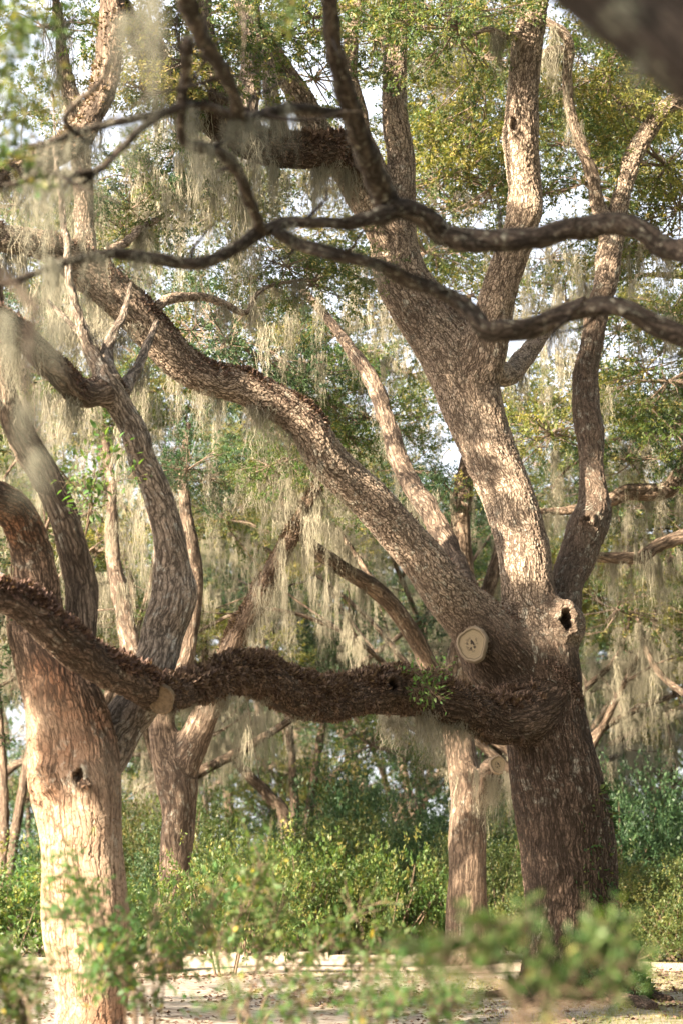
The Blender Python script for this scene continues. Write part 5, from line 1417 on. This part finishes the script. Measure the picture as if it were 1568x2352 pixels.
# unseen boughs added up-sun, placed to shade chosen spots; parented to the left oak
SHADE = [
    (1320, 2120, 30, .75), (1290, 1980, 30, .7), (1280, 1830, 30, .7), (1280, 1700, 30, .7), (1210, 1600, 29.6, .6), (1290, 1560, 30, .5), (1200, 2200, 29, .6),
    (1100, 1650, 29, .55), (980, 1595, 28.3, .5), (870, 1590, 27.6, .5), (760, 1610, 26.9, .5), (640, 1570, 26, .45), (1150, 1560, 29.5, .35),
    (770, 1060, 28.5, .22), (380, 790, 27.4, .2),
    (1082, 990, 30.2, .22), (1120, 1090, 30.1, .22), (1165, 1190, 30, .2), (1225, 1400, 29.8, .35), (955, 720, 30.7, .45), (1005, 790, 30.5, .4), (1150, 640, 30, .4), (1172, 565, 29.9, .35), (1205, 180, 29.5, .3), (910, 480, 31, .4), (915, 380, 31.1, .3), (760, 1065, 28.5, .24), (825, 1125, 28.7, .18), (1020, 1350, 29.2, .3), (1060, 1425, 29.4, .32), (1100, 850, 30.2, .2),
    (1350, 1240, 30.9, .4), (1360, 1080, 31.2, .4), (1345, 920, 31.5, .4), (1380, 700, 31.8, .3),
    (260, 1680, 23.3, .4), (230, 1770, 22.8, .27), (225, 1700, 22.7, .3), (215, 1630, 22.7, .3), (190, 1560, 22.7, .3), (235, 1830, 22.8, .25), (170, 1500, 22.7, .3),  (120, 1450, 22.8, .3), (185, 1320, 23.3, .4), (140, 1180, 23.2, .35), (70, 1040, 22.9, .35), (365, 1480, 24.1, .4), (400, 1370, 24.1, .35), (345, 1070, 23.8, .18), (265, 900, 23.5, .25),
    (60, 1300, 22.8, .3), (600, 2290, 31, .8), (800, 2310, 29, .8), (1000, 2300, 30, .8), (400, 2310, 29, .7), (700, 2260, 34, .5), (500, 2340, 27, .7), (900, 2345, 27, .7), (1150, 2320, 28, .7), (1450, 2330, 28, .6), (1350, 2290, 30, .6), (400, 1850, 38, .5), (400, 1940, 38, .5), (390, 2040, 38, .5), (380, 1720, 38, .35), (1073, 2030, 41, .5), (1073, 2130, 41, .45), (560, 1440, 37, .45), (610, 1350, 36.8, .4), (650, 1270, 36.5, .35), (900, 1400, 40, .4),
    (460, 2120, 14, .25),
    (1450, 80, 5.6, .2), (1350, -10, 5.6, .2), (1550, 150, 5.6, .2), (1300, 530, 15, .4), (1180, 550, 15, .4), (950, 490, 14.8, .4), (1540, 570, 15, .4), (1120, 760, 14.8, .35), (1340, 710, 14.8, .35), (1450, 720, 14.8, .35), (1000, 670, 14.7, .3), (760, 580, 14.3, .3), (540, 580, 14, .35), (300, 590, 13.6, .35), (650, 250, 13.2, .35), (850, 400, 14.4, .4), (780, 180, 13.5, .4), (500, 150, 12.2, .4), (540, 270, 12.9, .3), (540, 400, 13.6, .3),
]
LIT = [P(*q) for q in (
    (560, 900, 27.8), (620, 930, 28), (890, 1210, 28.9), (960, 1310, 29.1), (1180, 1110, 30),     (1050, 915, 30.3), (1120, 930, 30.3), (1155, 1030, 30.1), (1155, 1290, 29.9), (1200, 330, 29.6), (1200, 430, 29.7), (905, 200, 31.2), (930, 1280, 29.1), (690, 950, 28.1), (480, 900, 27.6), (960, 1130, 31.4), (910, 1040, 31.8), (90, 1560, 22.7), (90, 1700, 22.7), (100, 1800, 22.7), (110, 1900, 22.7), (200, 2000, 22.6), (250, 2100, 22.6), (170, 2200, 22.6), (350, 1140, 23.8), (365, 1190, 23.8), (300, 990, 23.6), (375, 1250, 23.9), (430, 1450, 38.2), (470, 1680, 37.7), (1060, 1700, 41), (1060, 1860, 41), (800, 2215, 40), (150, 330, 24.3), (235, 240, 24.8), (500, 230, 28.4), (600, 2000, 30), (800, 2000, 31))]
tips = [limbsB[0][-1, :3], limbsB[3][-1, :3], link[-1, :3], limbsB[1][-1, :3]]
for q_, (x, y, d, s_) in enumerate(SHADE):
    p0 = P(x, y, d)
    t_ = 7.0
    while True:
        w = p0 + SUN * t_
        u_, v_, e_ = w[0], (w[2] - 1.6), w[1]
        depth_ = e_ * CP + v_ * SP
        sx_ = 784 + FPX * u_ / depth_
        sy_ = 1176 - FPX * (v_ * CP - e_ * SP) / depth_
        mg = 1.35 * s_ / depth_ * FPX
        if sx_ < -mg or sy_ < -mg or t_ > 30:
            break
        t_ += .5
    # shrink or skip added boughs that would block sun from the LIT points
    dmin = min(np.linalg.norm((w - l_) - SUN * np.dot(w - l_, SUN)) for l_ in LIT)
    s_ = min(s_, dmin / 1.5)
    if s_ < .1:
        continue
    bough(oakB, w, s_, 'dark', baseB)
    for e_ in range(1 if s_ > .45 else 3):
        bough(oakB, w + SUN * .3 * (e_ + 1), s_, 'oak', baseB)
    k_ = min(range(len(tips)), key=lambda i: np.linalg.norm(tips[i] - w))
    a_ = tips[k_]
    if np.linalg.norm(a_ - w) < 9:
        thin_limb(oakB, baseB, [[*a_, .035], [*((a_ + w) / 2 + np.array([0, 0, .15])), .03], [*w, .018]], BARK_LEFT, 'branch', 7, .1, q_, world=True)  # links the added shade bough to the nearest tip
    tips.append(w)

# ================================================================== unseen canopy added over camera and grove to block sky light
g_ = np.random.default_rng(321)
for yy in np.arange(0, 37, 2.3):
    for xx in np.arange(-20, 17, 2.5):
        x_, y_ = xx + g_.normal(0, .6), yy + g_.normal(0, .6)
        if g_.random() < .18 or (y_ > 27 and x_ < 4) or y_ > 36:
            continue
        z_ = max(8.5, 1.6 + .37 * y_ + 3.6)
        if x_ < 3:      # stays above the low sunlight that reaches the grove
            z_ = max(z_, 15.5 + .47 * max(0.0, (2.5 - x_) * .79 + (31 - y_) * .62))
        z_ += g_.uniform(0, 1.5)
        t_, b_ = (oakA, baseA) if y_ > 20 else (oakG, baseG)
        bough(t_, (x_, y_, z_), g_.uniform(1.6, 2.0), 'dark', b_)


def wood(spots, seed):
    g = np.random.default_rng(seed)
    geo = Geo()
    for x, y, z in spots:
        n = 15
        c = np.array([x, y, z]) + g.normal(0, 1, (n, 3)) * np.array([1.7, 1.7, 1.3])
        c[:, 2] = np.abs(c[:, 2]) + .1
        spray(g, geo, c, g.normal(0, 1, (n, 3)) + np.array([0, 0, .4]), 10, .55, .85, 1.2)
    return geo


sp_ = []  # spots of the unseen wood, added behind and beside to cut sky fill
for k in range(150):
    sp_.append((g_.uniform(-30, 30), g_.uniform(-24, -9), g_.uniform(0, 15)))
for k in range(150):
    sp_.append((g_.uniform(15, 24), g_.uniform(-8, 70), g_.uniform(0, 16)))
for k in range(110):
    sp_.append((g_.uniform(-40, -31), g_.uniform(-8, 80), g_.uniform(0, 10)))
sw = obj('unseen_wood', geo_mesh('unseen_wood', wood(sp_, 55), (LEAF_DARK,), smooth=False), kind='stuff')
sw['label'] = 'unseen leafy wood added round the grove to block sky light'; sw['category'] = 'woodland'

# ================================================================== grass and litter
def grass():
    g = np.random.default_rng(5)
    n = 30000
    x = g.uniform(-1, 9, n); y = g.uniform(20, 44, n)
    keep = (np.sin(x * 1.3 + 1) * np.sin(y * .9) + x * .14 > .1) & ~((y > 36.5) & (x < 3.2))
    x, y = x[keep], y[keep]
    c = np.stack([x, y, gz(x, y) - .005], 1)
    D = g.normal(0, .35, (len(x), 3)) + np.array([0, 0, 1])
    L = g.uniform(.02, .07, len(x))
    V, F = leaves(c, D, L, np.full(len(x), .004), g, 0)
    return mesh('grass', V, F, None, np.repeat(g.random(len(x)), 4), None, (LEAF_GOLD,), smooth=False)


gr = obj('grass', grass(), kind='stuff'); gr['label'] = 'sparse short grass on the sandy ground at the right'; gr['category'] = 'grass'
g_ = np.random.default_rng(6)
n_ = 9000
cx_, cy_ = g_.uniform(-6, 7, 160), g_.uniform(21, 37, 160)
ci_ = g_.integers(0, 160, n_)
x_ = cx_[ci_] + g_.normal(0, .45, n_); y_ = cy_[ci_] + g_.normal(0, .6, n_)
c_ = np.stack([x_, y_, gz(x_, y_) + .022], 1)
D_ = g_.normal(0, 1, (n_, 3)) * np.array([1, 1, .15])
L_ = g_.uniform(.04, .09, n_)
V_, F_ = leaves(c_, D_, L_, L_ * .25, g_, .1)
lt = obj('leaf_litter', mesh('leaf_litter', V_, F_, None, np.repeat(g_.random(n_), 4), None, (FERN,), smooth=False), kind='stuff')
lt['label'] = 'fallen brown leaves scattered over the sandy ground'; lt['category'] = 'leaf litter'
